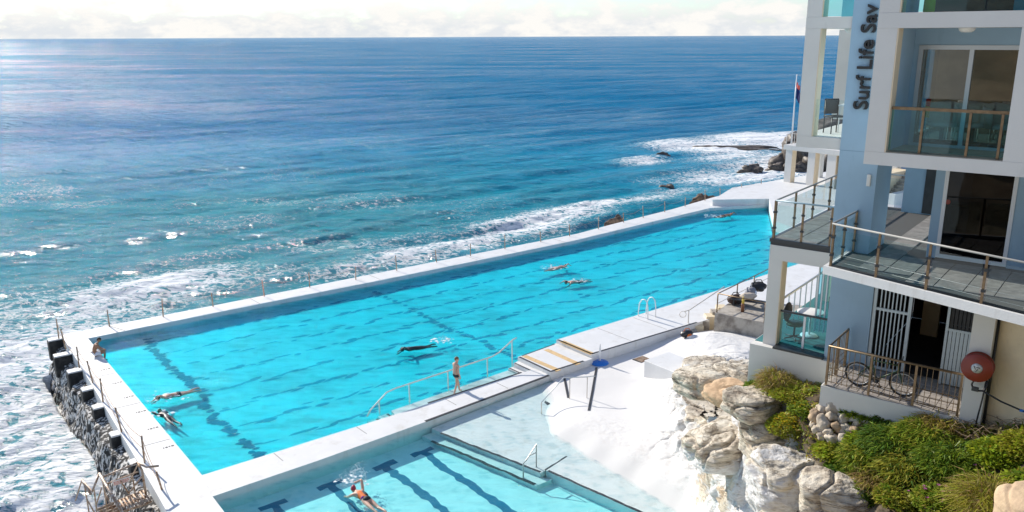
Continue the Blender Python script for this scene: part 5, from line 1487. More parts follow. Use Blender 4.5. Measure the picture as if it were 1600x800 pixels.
# dark headland behind the pavilion and rocks in the surf
def sea_rock(name, px_, py_, z, size, seed, label, m=dark_rock, rz=0, group=None, cat='rock', sub=4, rough=.55):
    p = pix(px_, py_, z)
    o = lump(name, m, size, seed, None, (0, 0, 0), sub, rough)
    o.location = (p.x, p.y, z); o.rotation_euler = (0, 0, rz)
    return tag(o, label, cat, group)
sea_rock('headland_rock', 1270, 256, -2.3, (5.0, 4.5, 4.4), 1, 'large dark headland rock rising behind the far pavilion columns', rz=A38, sub=5)
sea_rock('headland_rock', 1312, 260, -2.3, (7, 6, 5.2), 2, 'tallest dark headland rock, half hidden by the pale blue shaft', rz=A38, sub=5)
sea_rock('sea_rock', 1173, 269, -2.4, (1.7, 1.1, .9), 3, 'rounded dark rock alone in the surf left of the pavilion')
sea_rock('sea_rock', 1218, 266, -2.3, (1.8, 1.3, 1.0), 4, 'dark rock at the waterline beside the first pavilion column')
sea_rock('sea_rock', 1246, 268, -2.3, (2.2, 1.4, 1.1), 5, 'dark rock in the surf between the first two pavilion columns')
sea_rock('sea_rock', 1037, 247, -2.7, (1.7, 1.0, .72), 6, 'small brown rock awash at the left tip of the breaking waves')
sea_rock('sea_rock', 1043, 295, -2.6, (.9, .6, .55), 7, 'tiny brown rock in open water between the breakers and the sea wall')
sea_rock('sea_reef', 1165, 236, -2.9, (11, 2.2, .78), 8, 'long low dark reef in the breaking waves', rz=R(-12), cat='reef')
brown_rock = mat('brown_shore_rock', (.20, .13, .085), .8, col2=(.07, .05, .04), vscale=2.5, bump=1, bscale=5)
sea_rock('shore_rock', 962, 357, -1.0, (1.2, .45, .95), 9, 'brown rock against the outside of the sea wall near the middle', brown_rock, A38)
sea_rock('shore_rock', 1098, 319, -1.0, (1.4, .5, 1.05), 10, 'brown rock against the sea wall near its far corner', brown_rock, A38)

# sandstone cliff behind and right of the camera: it mirrors in the doors of the building
def cliff_behind():
    n, k = 90, 40; vs = []; fs = []
    for i in range(n):
        for j in range(k):
            e = -9 + 60 * i / (n - 1); z = 3 + 21 * j / (k - 1)
            d = -9.0 - .12 * abs(e) + 2.2 * (float(fbm(np.array(e * .16), np.array(z * .35), 5, 4)) - .5) + .5 * math.sin(z * 2.4 + e * .1) - max(0, z - 18) * .5
            vs.append(tuple(bld(e, d, z)))
    for i in range(n - 1):
        for j in range(k - 1): fs.append((i * k + j, (i + 1) * k + j, (i + 1) * k + j + 1, i * k + j + 1))
    o = add_mesh('sandstone_cliff', vs, fs, mat('cliff_sandstone', (.50, .38, .25), .9, col2=(.30, .22, .15), vscale=.8, bump=.8, bscale=3, mix=(.35, .6), stretch=(1, 1, 3)), None, True)
    tag(o, kind='structure')
cliff_behind()

# ================================================================== BOULDERS
def boulder(px_, py_, D, size, seed, label, m=None, rz=0, sub=6, rough=.42, dz=0, bare=(.3, .75)):
    p = pixd(px_, py_, D)
    bm = bmesh.new(); bmesh.ops.create_icosphere(bm, subdivisions=sub, radius=1)
    for v in bm.verts:
        q = Vector((v.co.x * size[0], v.co.y * size[1], v.co.z * size[2]))
        # flatten towards a few random planes so it reads as broken rock
        n = v.co.normalized()
        d = rock_disp(q.x + seed * 9.1, q.y - seed * 5.3, q.z * 1.0 + seed)
        blk = abs(n.x) ** 4 + abs(n.y) ** 4 + abs(n.z) ** 4
        q *= (1 / blk ** .25) * .86
        v.co = q + n * d * rough * 2.0 * min(size)
    me = bpy.data.meshes.new('boulder'); bm.to_mesh(me); bm.free(); me.materials.append(m or rock_m)
    me.polygons.foreach_set('use_smooth', [True] * len(me.polygons))
    for nm, val in (('bare', .5), ('ochre', 0), ('garden', 0), ('rough', 1)):
        a = me.attributes.new(nm, 'FLOAT', 'POINT')
        zz = np.array([v.co.z for v in me.vertices]) / size[2]
        arr = (bare[0] + (bare[1] - bare[0]) * sstep(-.5, .4, zz)) if nm == 'bare' else np.full(len(zz), float(val))
        a.data.foreach_set('value', arr.astype(np.float32))
    o = bpy.data.objects.new('boulder', me); C.objects.link(o)
    o.location = (p.x, p.y, p.z + dz); o.rotation_euler = (R(random.uniform(-8, 8)), R(random.uniform(-8, 8)), rz)
    return tag(o, label, 'boulder')
boulder(1152, 692, 23.9, (1.8, 1.25, .62), 1, 'big grey and white boulder in the middle of the cliff, dark hollow on its right', rz=.35, bare=(.25, .75))
boulder(1118, 592, 28.6, (1.75, 1.0, .5), 3, 'grey weathered rock mass on the cliff left of the lower wing', rz=.5, bare=(.9, .95))
boulder(1240, 752, 20.1, (1.3, 1.0, .85), 4, 'smooth white boulder below the yellow flowering bush', rz=.2, rough=.30, bare=(.1, .5))
boulder(1302, 782, 18.6, (.9, .7, .6), 5, 'pale cream boulder at the bottom edge under the stone pile', rz=-.4, rough=.3, bare=(.5, .8))
boulder(1135, 612, 26.6, (.85, .7, .26), 7, 'orange brown sandstone block on the cliff left of the wing', mat('ochre_sandstone', (.64, .45, .28), .9, col2=(.44, .29, .17), vscale=3, bump=.8, bscale=9, mix=(.35, .6)), .5, rough=.5)
boulder(1180, 632, 22.2, (1.0, .8, .42), 6, 'cream rock ledge directly below the corner of the lower wing', rz=.5, rough=.4, bare=(.7, .95))
boulder(1200, 690, 21.9, (.7, .8, .7), 11, 'shaded rock in the hollow under the yellow flowering bush', rz=.1, rough=.4, bare=(.6, .8))
boulder(1612, 784, 15.9, (.52, .6, .62), 10, 'rounded tan sandstone boulder in the bottom right corner among grass', mat('pale_sandstone', (.60, .44, .28), .9, col2=(.42, .30, .20), vscale=3, bump=.6, bscale=14, mix=(.3, .62)), .1, rough=.12, dz=-.30)

# pile of loose stones at the corner of the gate balcony
gp = hit(1300, 655)
rp_ = thing('stone_pile', gp, 0, 'pile of loose pale stones at the corner of the gate balcony', 'stone pile')
rs = random.Random(4)
for k, (px_, py_, s) in enumerate([(1312, 632, .34), (1298, 640, .26), (1325, 640, .2), (1284, 640, .17), (1275, 652, .2), (1300, 652, .22), (1318, 655, .2), (1285, 662, .22), (1308, 668, .2), (1277, 670, .16), (1322, 672, .2), (1292, 676, .18), (1336, 675, .18), (1270, 660, .14), (1300, 686, .2), (1318, 686, .17), (1332, 690, .16), (1283, 682, .14), (1340, 662, .14), (1310, 643, .15)]):
    p = hit(px_, py_ + 4)
    st_ = lump('stone', pale_stone if k % 4 else sand_rock, (s, s * rs.uniform(.7, 1), s * rs.uniform(.55, .8)), k + 20, rp_, (0, 0, 0), 3, .35)
    st_.location = (p.x - gp.x, p.y - gp.y, p.z - gp.z + s * .35); st_.rotation_euler = (rs.random(), rs.random(), rs.random() * 6)

# ================================================================== FURNITURE AND WALL THINGS
def simple_chair(name, loc, rz, label, m, cat='chair', group=None, s=1.0):
    c = thing(name, loc, rz, label, cat, group)
    MB().box((-.22, -.21, .43), (.22, .21, .47), .01).build('seat', m, c)
    MB().box((-.21, .19, .50), (.21, .225, .90), .01).build('backrest', m, c)
    for x in (-.19, .19):
        for y in (-.18, .18):
            MB().tube([(x, y, 0), (x, y, .43 if y < 0 else .86)], .016, 6).build('leg', m, c, True)
    return c
def round_table(name, loc, label, m, r=.4, h=.74):
    t = thing(name, loc, 0, label, 'table')
    MB().lathe([(r - .02, h - .04), (r, h - .02), (r, h), (r - .02, h + .005)], 28).build('tabletop', m, t, True)
    MB().tube([(0, 0, .04), (0, 0, h - .04)], .035, 8).build('leg', m, t, True)
    MB().lathe([(.25, 0), (.24, .03), (.05, .05)], 20).build('foot', m, t, True)
    return t
round_table('cafe_table', bld(-7.25, 23.3, 7.04), 'small round white table behind the glass in the lower wing', white_plastic, .38)
sc_ = thing('swivel_chair', bld(-7.5, 22.75, 7.04), .8, 'dark swivel chair with round back at the white table in the lower wing', 'chair')
MB().lathe([(.24, .44), (.26, .48), (.24, .52)], 20).build('seat', green_frame, sc_, True)
lump('backrest', rubber, (.25, .06, .28), 2, sc_, (0, .24, .78), 3, .05)
MB().tube([(0, 0, .08), (0, 0, .44)], .03, 8).build('column', dark_frame, sc_, True)
for k in range(5):
    a = k * 1.2566
    MB().tube([(0, 0, .09), (.30 * math.cos(a), .30 * math.sin(a), .05)], .022, 6).build('foot', dark_frame, sc_, True)
simple_chair('bar_chair', bld(-6.85, 24.6, 7.04), .3, 'dark chair with yellow edge at the back of the lower wing room', mat('dark_chair', (.05, .05, .03), .6))
simple_chair('balcony_chair', bld(-7.0, 23.0, 12.955), .2, 'black chair on the upper left balcony, nearer of the two', black_plastic, group='black chairs on the upper left balcony')
simple_chair('balcony_chair', bld(-6.75, 24.3, 12.955), -.4, 'black chair on the upper left balcony, the one behind the table', black_plastic, group='black chairs on the upper left balcony')
t = thing('balcony_table', bld(-6.7, 23.5, 12.955), -A38, 'small square white table between the black balcony chairs', 'table')
MB().box((-.3, -.3, .70), (.3, .3, .74), .008).build('tabletop', white_plastic, t)
for x in (-.26, .26):
    for y in (-.26, .26): MB().tube([(x, y, 0), (x, y, .70)], .018, 6).build('leg', white_plastic, t, True)
# dining room behind the sliding door
for k, (e, d, w_) in enumerate([(-4.0, 23.3, .62), (-3.0, 23.5, .7)]):
    t = thing('dining_table', bld(e, d, 12.962), -A38, ['white dining table left of the mullion behind the sliding door', 'white dining table right of the mullion behind the sliding door'][k], 'table')
    MB().box((-w_ * .62, -.35, .72), (w_ * .62, .35, .77), .012).build('tabletop', white_plastic, t)
    for x in (-.34, .34):
        for y in (-.28, .28): MB().tube([(x, y, 0), (x, y, .72)], .022, 6).build('leg', white_plastic, t, True)
for k, (e, d, rz, lab) in enumerate([(-4.5, 22.9, 3.1, 'white dining chair nearest the left door frame behind the sliding door'), (-3.8, 22.95, 3.3, 'white dining chair in front of the mullion behind the sliding door'), (-2.9, 23.0, 3.0, 'white dining chair at the right hand pane behind the sliding door'), (-4.1, 24.0, .0, 'white dining chair behind the left dining table'), (-3.1, 24.2, .1, 'white dining chair behind the right dining table')]):
    simple_chair('dining_chair', bld(e, d, 12.962), rz - A38, lab, white_plastic)
for k, (e, d, lab) in enumerate([(-4.25, 22.35, 'white tub chair with curved shell at the left of the room behind the sliding door'), (-3.62, 22.5, 'white tub chair hidden partly by the mullion of the sliding door'), (-3.0, 22.4, 'white tub chair at the right of the room behind the sliding door')]):
    tcr = thing('tub_chair', bld(e, d, 12.962), -A38 + .3 * k, lab, 'chair')
    vs = []; fs = []
    for i in range(21):
        a = R(-30 + 12 * i)
        for (r_, z) in ((.36, .42), (.44, .98 - .12 * abs(i - 10) / 10), (.40, .99 - .12 * abs(i - 10) / 10), (.33, .45)):
            vs.append((r_ * math.cos(a), r_ * math.sin(a), z))
    for i in range(20):
        for j in range(4): fs.append((i * 4 + j, (i + 1) * 4 + j, (i + 1) * 4 + (j + 1) % 4, i * 4 + (j + 1) % 4))
    add_mesh('shell', vs, fs, white_plastic, tcr, True)
    MB().lathe([(.30, .40), (.35, .42), (.34, .48), (.1, .50)], 24).build('seat', white_plastic, tcr, True)
    MB().lathe([(.24, 0), (.22, .03), (.05, .06), (.05, .40)], 16).build('pedestal', steel, tcr, True)
b_ = thing('reflected_flag', bld(-4.55, 22.0, 13.7), -A38, 'small red over yellow flag added for a reflection in the sliding door glass', 'flag')  # solid stand-in for a flag mirrored in the glass
MB().box((-.05, -.01, .14), (.05, .01, .32)).build('red_half', mat('flag_red', (.7, .04, .03), .7), b_)
MB().box((-.055, -.01, -.12), (.055, .01, .139)).build('yellow_half', mat('flag_yellow', (.85, .55, .02), .7), b_)
MB().tube([(0, .0, .32), (0, .0, .36)], .006, 5).build('cord', dark_frame, b_)
um = thing('folded_umbrella', bld(on_d(1452, 10, 20.7)[0], 20.7, 15.965), 0, 'yellow green folded umbrella standing behind the top floor glass', 'umbrella')
MB().lathe([(.10, .01), (.12, .03), (.10, .9), (.07, 1.7), (.02, 2.0)], 12).build('canopy', mat('lime_canvas', (.38, .52, .03), .8), um, True)
MB().tube([(0, 0, 0), (0, 0, 2.1)], .02, 6).build('pole', alu, um, True)

# bicycle against the railing
bk = thing('bicycle', bld(-4.56, 20.55, 7.0), -A38, 'dark green mountain bicycle leaning on the railing of the gate balcony', 'bicycle')
def TL(lean):  # lean towards the railing (-y)
    return lambda x, y, z: (x, y - z * math.sin(lean), z * math.cos(lean))
Tk = TL(.12); WR = .335
for x in (-.52, .52):
    wl = MB(Tk); wl.torus((x, 0, WR), WR - .025, .026, 'y', 36, 8); w = wl.build('wheel', rubber, bk, True)
    r_ = MB(Tk); r_.torus((x, 0, WR), WR - .06, .012, 'y', 36, 6); r_.build('rim', alu, w, True)
    h_ = MB(Tk); h_.lathe([(.03, -.05), (.03, .05)], 10, 'y', (x, 0, WR)); h_.build('hub', alu, w, True)
    for k in range(14):
        a = k * 2 * math.pi / 14
        MB(Tk).tube([(x, 0, WR), (x + (WR - .06) * math.cos(a), 0, WR + (WR - .06) * math.sin(a))], .0035, 4).build('spoke', steel, w)
bb, st, hd0, hd1 = (-.10, 0, .30), (-.24, 0, .80), (.40, 0, .66), (.37, 0, .80)
for a, b in ((bb, st), (bb, hd0), (st, hd1), (hd0, hd1)):
    MB(Tk).tube([a, b], .021, 8).build('frame_tube', green_frame, bk, True)
for s in (-.05, .05):
    for a, b in ((bb, (-.52, s, WR)), ((-.21, 0, .70), (-.52, s, WR)), ((.41, s * .8, .62), (.52, s, WR))):
        MB(Tk).tube([(a[0], a[1] or s * .5, a[2]), b], .013, 6).build('frame_tube', green_frame, bk, True)
MB(Tk).tube([st, (-.265, 0, .90)], .015, 6).build('seat_post', alu, bk, True)
sdl = lump('saddle', rubber, (.14, .07, .035), 3, bk, (0, 0, 0), 3, .1); sdl.location = Tk(-.27, 0, .925)
MB(Tk).tube([hd1, (.38, 0, .90), (.43, 0, .92)], .014, 6).build('stem', dark_frame, bk, True)
MB(Tk).tube([(.40, -.31, .945), (.43, -.1, .925), (.43, .1, .925), (.40, .31, .945)], .015, 8).build('handlebar', dark_frame, bk, True)
m = MB(Tk); m.lathe([(.09, -.045), (.09, -.035)], 20, 'y', bb); m.build('chainring', dark_frame, bk)
MB(Tk).tube([(-.10, -.06, .30), (.02, -.075, .18)], .012, 6).build('crank', dark_frame, bk, True)
MB(Tk).box((-.03, -.16, .165), (.07, -.08, .185)).build('pedal', rubber, bk)
MB(Tk).tube([(-.10, .06, .30), (-.22, .075, .42)], .012, 6).build('crank', dark_frame, bk, True)
MB(Tk).box((-.27, .08, .41), (-.17, .16, .43)).build('pedal', rubber, bk)

# fire hose reel
hr_ = thing('fire_hose_reel', bld(-2.46, 20.04, 8.37), -A38, 'red fire hose reel with silver hub on the white pillar, black hose hanging from it', 'hose reel')
MB().lathe([(.05, -.24), (.31, -.235), (.325, -.22), (.325, -.20), (.30, -.19), (.30, -.06), (.325, -.05), (.325, -.02), (.05, -.012)], 40, 'y').build('drum', red_paint, hr_, True)
m = MB(); m.lathe([(.02, -.262), (.10, -.258), (.115, -.243), (.115, -.236)], 24, 'y'); hb = m.build('hub', mat('dull_silver', (.62, .64, .64), .5, metal=.5, vary=.3, vscale=30), hr_, True)
for k in range(3): MB().box((-.01, -.268, .02 + .0), (.07, -.2605, .035), 0).build('hub_mark', dark_frame, hb).rotation_euler = (0, k * 2.1, 0)
hz = lambda pts, r, nm: MB().tube(pts, r, 7).build(nm, rubber, hr_, True)
hz([(-.02, -.16, -.28), (-.06, -.2, -.40), (-.02, -.22, -.50), (.10, -.2, -.52), (.20, -.18, -.50), (.24, -.15, -.36), (.20, -.12, -.25)], .022, 'hose')
hz([(.08, -.2, -.53), (.16, -.2, -.50), (.55, -.28, -.62), (1.0, -.40, -.68), (1.6, -.56, -.66)], .020, 'hose')
hz([(.20, -.15, -.30), (.18, -.12, -.7), (.14, -.1, -1.15), (.12, -.1, -1.42)], .018, 'hose')
MB().box((-.05, -.24, -.54), (.09, -.16, -.45), .01).build('valve', dark_frame, hr_)
MB().box((.93, -.415, -.70), (1.02, -.365, -.655)).build('coupling', blue_plastic, hr_)

# ================================================================== PEOPLE
def skin_geo(verts, edges, radii, sub=2):
    me = bpy.data.meshes.new('tmp'); me.from_pydata([tuple(v) for v in verts], edges, [])
    o = bpy.data.objects.new('tmp', me); C.objects.link(o)
    md = o.modifiers.new('s', 'SKIN'); md.use_smooth_shade = True
    sv = me.skin_vertices[0].data if me.skin_vertices else None
    if sv is None:
        me.update(); sv = me.skin_vertices[0].data
    for i, r_ in enumerate(radii):
        sv[i].radius = (r_, r_) if not isinstance(r_, tuple) else r_
        sv[i].use_root = (i == 0)
    ss = o.modifiers.new('d', 'SUBSURF'); ss.levels = sub; ss.render_levels = sub
    bpy.context.view_layer.update()
    dg = bpy.context.evaluated_depsgraph_get()
    ev = bpy.data.meshes.new_from_object(o.evaluated_get(dg))
    vs = [tuple(v.co) for v in ev.vertices]; fs = [tuple(p.vertices) for p in ev.polygons]
    bpy.data.objects.remove(o); bpy.data.meshes.remove(me); bpy.data.meshes.remove(ev)
    return vs, fs
def head_geo(c, look, upv, s=1.0):
    """head with brow, nose, chin, ears; look and up are directions"""
    look = Vector(look).normalized(); upv = Vector(upv); side = upv.cross(look).normalized(); upv = look.cross(side).normalized()
    bm = bmesh.new(); bmesh.ops.create_icosphere(bm, subdivisions=4, radius=1)
    for v in bm.verts:
        x, y, z = v.co   # x forward, y side, z up
        fx = .098 * x; fy = .076 * y; fz = .118 * z
        if z < 0: fy *= 1 - .30 * (-z) ** 1.5; fx *= 1 - .12 * (-z)
        if x > .5 and z < -.4: fx += .010
        if x > .75:
            nose = max(0, 1 - abs(y) / .26) * max(0, 1 - abs(z + .18) / .34); fx += .026 * nose
            eye = max(0, 1 - abs(abs(y) - .36) / .2) * max(0, 1 - abs(z - .08) / .16); fx -= .012 * eye
            mouth = max(0, 1 - abs(y) / .35) * max(0, 1 - abs(z + .55) / .07); fx -= .006 * mouth
        if abs(y) > .86 and abs(z) < .3 and abs(x + .05) < .3: fy *= 1.16
        v.co = Vector((fx, fy, fz)) * s
    vs = [tuple(Vector(c) + look * v.co.x + side * v.co.y + upv * v.co.z) for v in bm.verts]
    fs = [tuple(v.index for v in f.verts) for f in bm.faces]
    bm.free()
    return vs, fs
def cap_geo(c, look, upv, s=1.0, low=-.15, grow_=1.07, front=.35):
    look = Vector(look).normalized(); upv = Vector(upv); side = upv.cross(look).normalized(); upv = look.cross(side).normalized()
    bm = bmesh.new(); bmesh.ops.create_icosphere(bm, subdivisions=4, radius=1)
    dl = [f for f in bm.faces if f.calc_center_median().z < low + max(0, f.calc_center_median().x) * (front - low)]
    bmesh.ops.delete(bm, geom=dl, context='FACES')
    bm.verts.ensure_lookup_table(); bm.verts.index_update()
    vs = [tuple(Vector(c) + (look * v.co.x * .098 + side * v.co.y * .076 + upv * v.co.z * .118) * s * grow_) for v in bm.verts]
    fs = [tuple(v.index for v in f.verts) for f in bm.faces]
    bm.free()
    return vs, fs
def hand_geo(wrist, direction, palm_n, s=1.0, curl=.5):
    """palm and five bent fingers"""
    d = Vector(direction).normalized(); n = Vector(palm_n); sd_ = d.cross(n).normalized(); n = sd_.cross(d).normalized(); w = Vector(wrist)
    mb = MB()
    mb.tube([w - d * .01, w + d * .045 * s, w + d * .085 * s], .034 * s, 8, r2=.030 * s)
    for k, (o_, L_) in enumerate(((-.030, .068), (-.010, .078), (.010, .074), (.028, .058))):
        b = w + d * .085 * s + sd_ * o_ * s
        p1 = b + (d * math.cos(curl * .5) + n * math.sin(curl * .5)) * L_ * .5 * s
        p2 = p1 + (d * math.cos(curl * 1.4) + n * math.sin(curl * 1.4)) * L_ * .5 * s
        mb.tube([b, p1, p2], .0095 * s, 6, r2=.0075 * s)
    t0 = w + d * .03 * s - sd_ * .030 * s
    mb.tube([t0, t0 + (d * .6 - sd_ * .7) * .035 * s, t0 + (d * .95 - sd_ * .55 + n * .3) * .062 * s], .011 * s, 6, r2=.008 * s)
    return mb.v, mb.f
def join_geo(*gs):
    V = []; F = []
    for v, f in gs:
        n = len(V); V += list(v); F += [tuple(n + i for i in q) for q in f]
    return V, F
def person(loc, rz, label, J, R_, skin, hair, head_c, look, headup, hands, hair_kw=None, group=None, hair_name='hair'):
    p = thing('person', loc, rz, label, 'person', group)
    names = list(J.keys())
    E_ = [(a, b) for a, b in SKEL if a in J and b in J]
    vs, fs = skin_geo([J[n] for n in names], [(names.index(a), names.index(b)) for a, b in E_], [R_[n] for n in names])
    gs = [(vs, fs), head_geo(head_c, look, headup)]
    for (w, d, n, c) in hands: gs.append(hand_geo(w, d, n, 1.0, c))
    V, F = join_geo(*gs)
    add_mesh('body', V, F, skin, p, True)
    hv, hf = cap_geo(head_c, look, headup, **(hair_kw or {}))
    add_mesh(hair_name, hv, hf, hair, p, True)
    return p
SKEL = [('pelvis', 'waist'), ('waist', 'chest'), ('chest', 'neck'), ('neck', 'headb'), ('chest', 'shL'), ('shL', 'elL'), ('elL', 'wrL'), ('chest', 'shR'), ('shR', 'elR'), ('elR', 'wrR'),
        ('pelvis', 'hipL'), ('hipL', 'knL'), ('knL', 'anL'), ('anL', 'toL'), ('pelvis', 'hipR'), ('hipR', 'knR'), ('knR', 'anR'), ('anR', 'toR')]
RAD = dict(pelvis=.135, waist=.112, chest=.128, neck=.058, headb=.055, shL=.062, elL=.043, wrL=.028, shR=.062, elR=.043, wrR=.028, hipL=.092, knL=.056, anL=.038, toL=.03, hipR=.092, knR=.056, anR=.038, toR=.03)
# the man wading on the ledge: walks along the wall, hand to his face
J = dict(pelvis=(0, 0, .95), waist=(-.01, 0, 1.12), chest=(0, 0, 1.34), neck=(.015, 0, 1.49), headb=(.03, -.005, 1.56), shL=(.01, .175, 1.42), elL=(.16, .21, 1.20), wrL=(.17, .09, 1.42), shR=(.0, -.175, 1.42), elR=(-.05, -.235, 1.14), wrR=(.03, -.245, .90),
         hipL=(.01, .09, .88), knL=(.20, .09, .50), anL=(.26, .085, .08), toL=(.42, .10, .03), hipR=(0, -.09, .88), knR=(-.04, -.09, .50), anR=(-.20, -.09, .10), toR=(-.06, -.11, .03))
hc = (.05, -.02, 1.66); lk = (.85, -.5, -.05)
man = person(pool(11.43, .12, -.035), A38 + R(6), 'slim man in short black swim trunks wading on the ledge, hand to his face', J, RAD, skin_pale, hair_l, hc, lk, (0, 0, 1), [((.17, .09, 1.42), (.0, -.35, .9), (-1, 0, 0), .9), ((.03, -.245, .90), (.15, -.02, -1), (0, 1, 0), .5)])
tv, tf = skin_geo([(0, 0, .97), (0, 0, 1.03), (.01, .09, .885), (.045, .092, .80), (0, -.09, .885), (-.005, -.092, .80)], [(0, 1), (0, 2), (2, 3), (0, 4), (4, 5)], [.148, .138, .105, .092, .105, .092])
add_mesh('swim_trunks', tv, tf, cloth_black, man, True)
# the man sitting on the end wall
J = dict(pelvis=(0, 0, .13), waist=(.03, 0, .30), chest=(.14, 0, .52), neck=(.23, 0, .65), headb=(.27, 0, .70), shL=(.17, .18, .58), elL=(.32, .20, .32), wrL=(.46, .07, .26), shR=(.17, -.18, .58), elR=(.32, -.20, .32), wrR=(.46, -.06, .25),
         hipL=(.05, .09, .11), knL=(.50, .12, .15), anL=(.44, .12, -.30), toL=(.58, .12, -.36), hipR=(.05, -.09, .11), knR=(.50, -.12, .15), anR=(.42, -.11, -.30), toR=(.56, -.12, -.36))
sit = person(pool(-.42, 14.55, .25), A38 - R(8), 'tanned man in white shorts sitting at the far corner of the end wall', J, RAD, skin_tan, hair_m, (.31, 0, .80), (1, 0, -.15), (0, 0, 1), [((.46, .07, .26), (.7, -.7, -.1), (0, 0, -1), .9), ((.46, -.06, .25), (.7, .7, -.15), (0, 0, -1), .9)])
tv, tf = skin_geo([(-.01, 0, .14), (.0, 0, .22), (.06, .095, .125), (.33, .115, .15), (.06, -.095, .125), (.33, -.115, .15)], [(0, 1), (0, 2), (2, 3), (0, 4), (4, 5)], [.15, .135, .112, .092, .112, .092])
add_mesh('shorts', tv, tf, cloth_white, sit, True)

# swimmers: prone at the surface, x forward
SWR = dict(RAD); SWR.update(shL=.058, shR=.058)
def swim_px(head, feet, label, m, cap_m, **kw):
    a = to_pool(pix(*head, .02)); b = to_pool(pix(*feet, .0))
    az = math.atan2(a[1] - b[1], a[0] - b[0]); L_ = math.hypot(a[0] - b[0], a[1] - b[1])
    return swimmer(a[0] - .62 * math.cos(az), a[1] - .62 * math.sin(az), az, label, m, cap_m, **kw)
def splash_px(px_, label, *a, **k):
    q = to_pool(pix(*px_, .0)); return splash(q[0], q[1], label, *a, **k)
def swimmer(u, w, az, label, m, cap_m, arm='R', roll=0, arm_high=True, suit=None, suit_m=None, dz=-.03, sc=1.0, look=(1, -.5, -.35)):
    sgn = -1 if arm == 'R' else 1
    J = dict(pelvis=(-.22, 0, -.04), waist=(0, 0, -.03), chest=(.24, 0, -.02), neck=(.42, 0, .0), headb=(.48, 0, .0), shL=(.32, .19, -.01), shR=(.32, -.19, -.01),
             hipL=(-.30, .09, -.05), knL=(-.72, .11, -.05), anL=(-1.12, .10, -.08), toL=(-1.28, .11, -.10), hipR=(-.30, -.09, -.05), knR=(-.72, -.10, -.09), anR=(-1.12, -.10, -.02), toR=(-1.28, -.10, -.05))
    up_, lo_ = ('R', 'L') if arm == 'R' else ('L', 'R')
    J['el' + up_] = (.58, sgn * .30, .24 if arm_high else .06); J['wr' + up_] = (.82, sgn * .22, .06 if arm_high else -.02)
    J['el' + lo_] = (.50, -sgn * .26, -.14); J['wr' + lo_] = (.70, -sgn * .22, -.24)
    p = person(pool(u, w, dz), A38 + az, label, J, SWR, m, cap_m, (.60, 0, .01), look, (-.2, 0, 1),
               [(J['wr' + up_], (1, 0, -.4), (0, 0, -1), .25), (J['wr' + lo_], (1, 0, -.3), (0, 0, -1), .3)], dict(low=-.25, grow_=1.09, front=.2), hair_name='swim_cap')
    p.scale = (sc,) * 3
    if suit_m is not None:
        if suit == 'trunks':
            tv, tf = skin_geo([(-.24, 0, -.04), (-.14, 0, -.035), (-.32, .09, -.05), (-.42, .095, -.05), (-.32, -.09, -.05), (-.42, -.095, -.055)], [(0, 1), (0, 2), (2, 3), (0, 4), (4, 5)], [.148, .138, .105, .094, .105, .094])
        else:
            tv, tf = skin_geo([(-.22, 0, -.035), (0, 0, -.025), (.22, 0, -.015), (.33, 0, -.01)], [(0, 1), (1, 2), (2, 3)], [.147, .124, .140, .10])
        add_mesh('swimsuit' if suit != 'trunks' else 'swim_trunks', tv, tf, suit_m, p, True)
    return p
def splash(u, w, label, n, spread, hgt, seed, foam_r=.6, fan=0):
    rs = random.Random(seed); mb = MB()
    for k in range(n):
        a = rs.uniform(0, 6.28); r_ = spread * rs.random() ** .7; z = hgt * rs.random() ** 2.2 * (1 - r_ / spread * .6)
        s = rs.uniform(.004, .018); c = (r_ * math.cos(a), r_ * math.sin(a), z + .01)
        mb._add([(c[0] + s, c[1], c[2]), (c[0], c[1] + s, c[2]), (c[0] - s, c[1], c[2]), (c[0], c[1] - s, c[2]), (c[0], c[1], c[2] + s * 1.4), (c[0], c[1], c[2] - s)], [(0, 1, 4), (1, 2, 4), (2, 3, 4), (3, 0, 4), (1, 0, 5), (2, 1, 5), (3, 2, 5), (0, 3, 5)])
    for k in range(fan):
        a = 1.2 + rs.uniform(-.9, 1.3); L_ = hgt * rs.uniform(.6, 1.5); pts = [(.08 * math.cos(a) * i + .1 * L_ * math.cos(a) * i * .6, .08 * math.sin(a) * i + .1 * L_ * math.sin(a) * i * .6, max(.01, L_ * (1 - (i / 5 - .55) ** 2 / .32))) for i in range(7)]
        for q0 in pts:
            for _ in range(5):
                s = rs.uniform(.005, .02); c = (q0[0] + rs.gauss(0, .03), q0[1] + rs.gauss(0, .03), q0[2] + rs.gauss(0, .03))
                mb._add([(c[0] + s, c[1], c[2]), (c[0], c[1] + s, c[2]), (c[0] - s, c[1], c[2]), (c[0], c[1] - s, c[2]), (c[0], c[1], c[2] + s * 1.4), (c[0], c[1], c[2] - s)], [(0, 1, 4), (1, 2, 4), (2, 3, 4), (3, 0, 4), (1, 0, 5), (2, 1, 5), (3, 2, 5), (0, 3, 5)])
    # flat lace of foam on the water: a ragged annulus of small patches
    for k in range(int(26 * foam_r)):
        a = rs.uniform(0, 6.28); r_ = foam_r * rs.random() ** .6; s = rs.uniform(.03, .10)
        c = (r_ * math.cos(a), r_ * math.sin(a) * .6)
        q = [(c[0] + s * rs.uniform(.5, 1.4) * math.cos(j * 1.047), c[1] + s * rs.uniform(.4, 1.0) * math.sin(j * 1.047)) for j in range(6)]
        mb.prism(q, .0, .016)
    o = mb.build('splash', foam_m, None); o.location = pool(u, w, .004)
    return tag(o, label, 'splash', kind='stuff')
swim_px((628, 546), (690, 536), 'swimmer in a full black wetsuit doing front crawl in the middle of the big pool', wetsuit, cap_black, arm='L', dz=-.0)
splash_px((690, 533), 'white kick splash behind the wetsuit swimmer', 170, .55, .32, 1, .8)
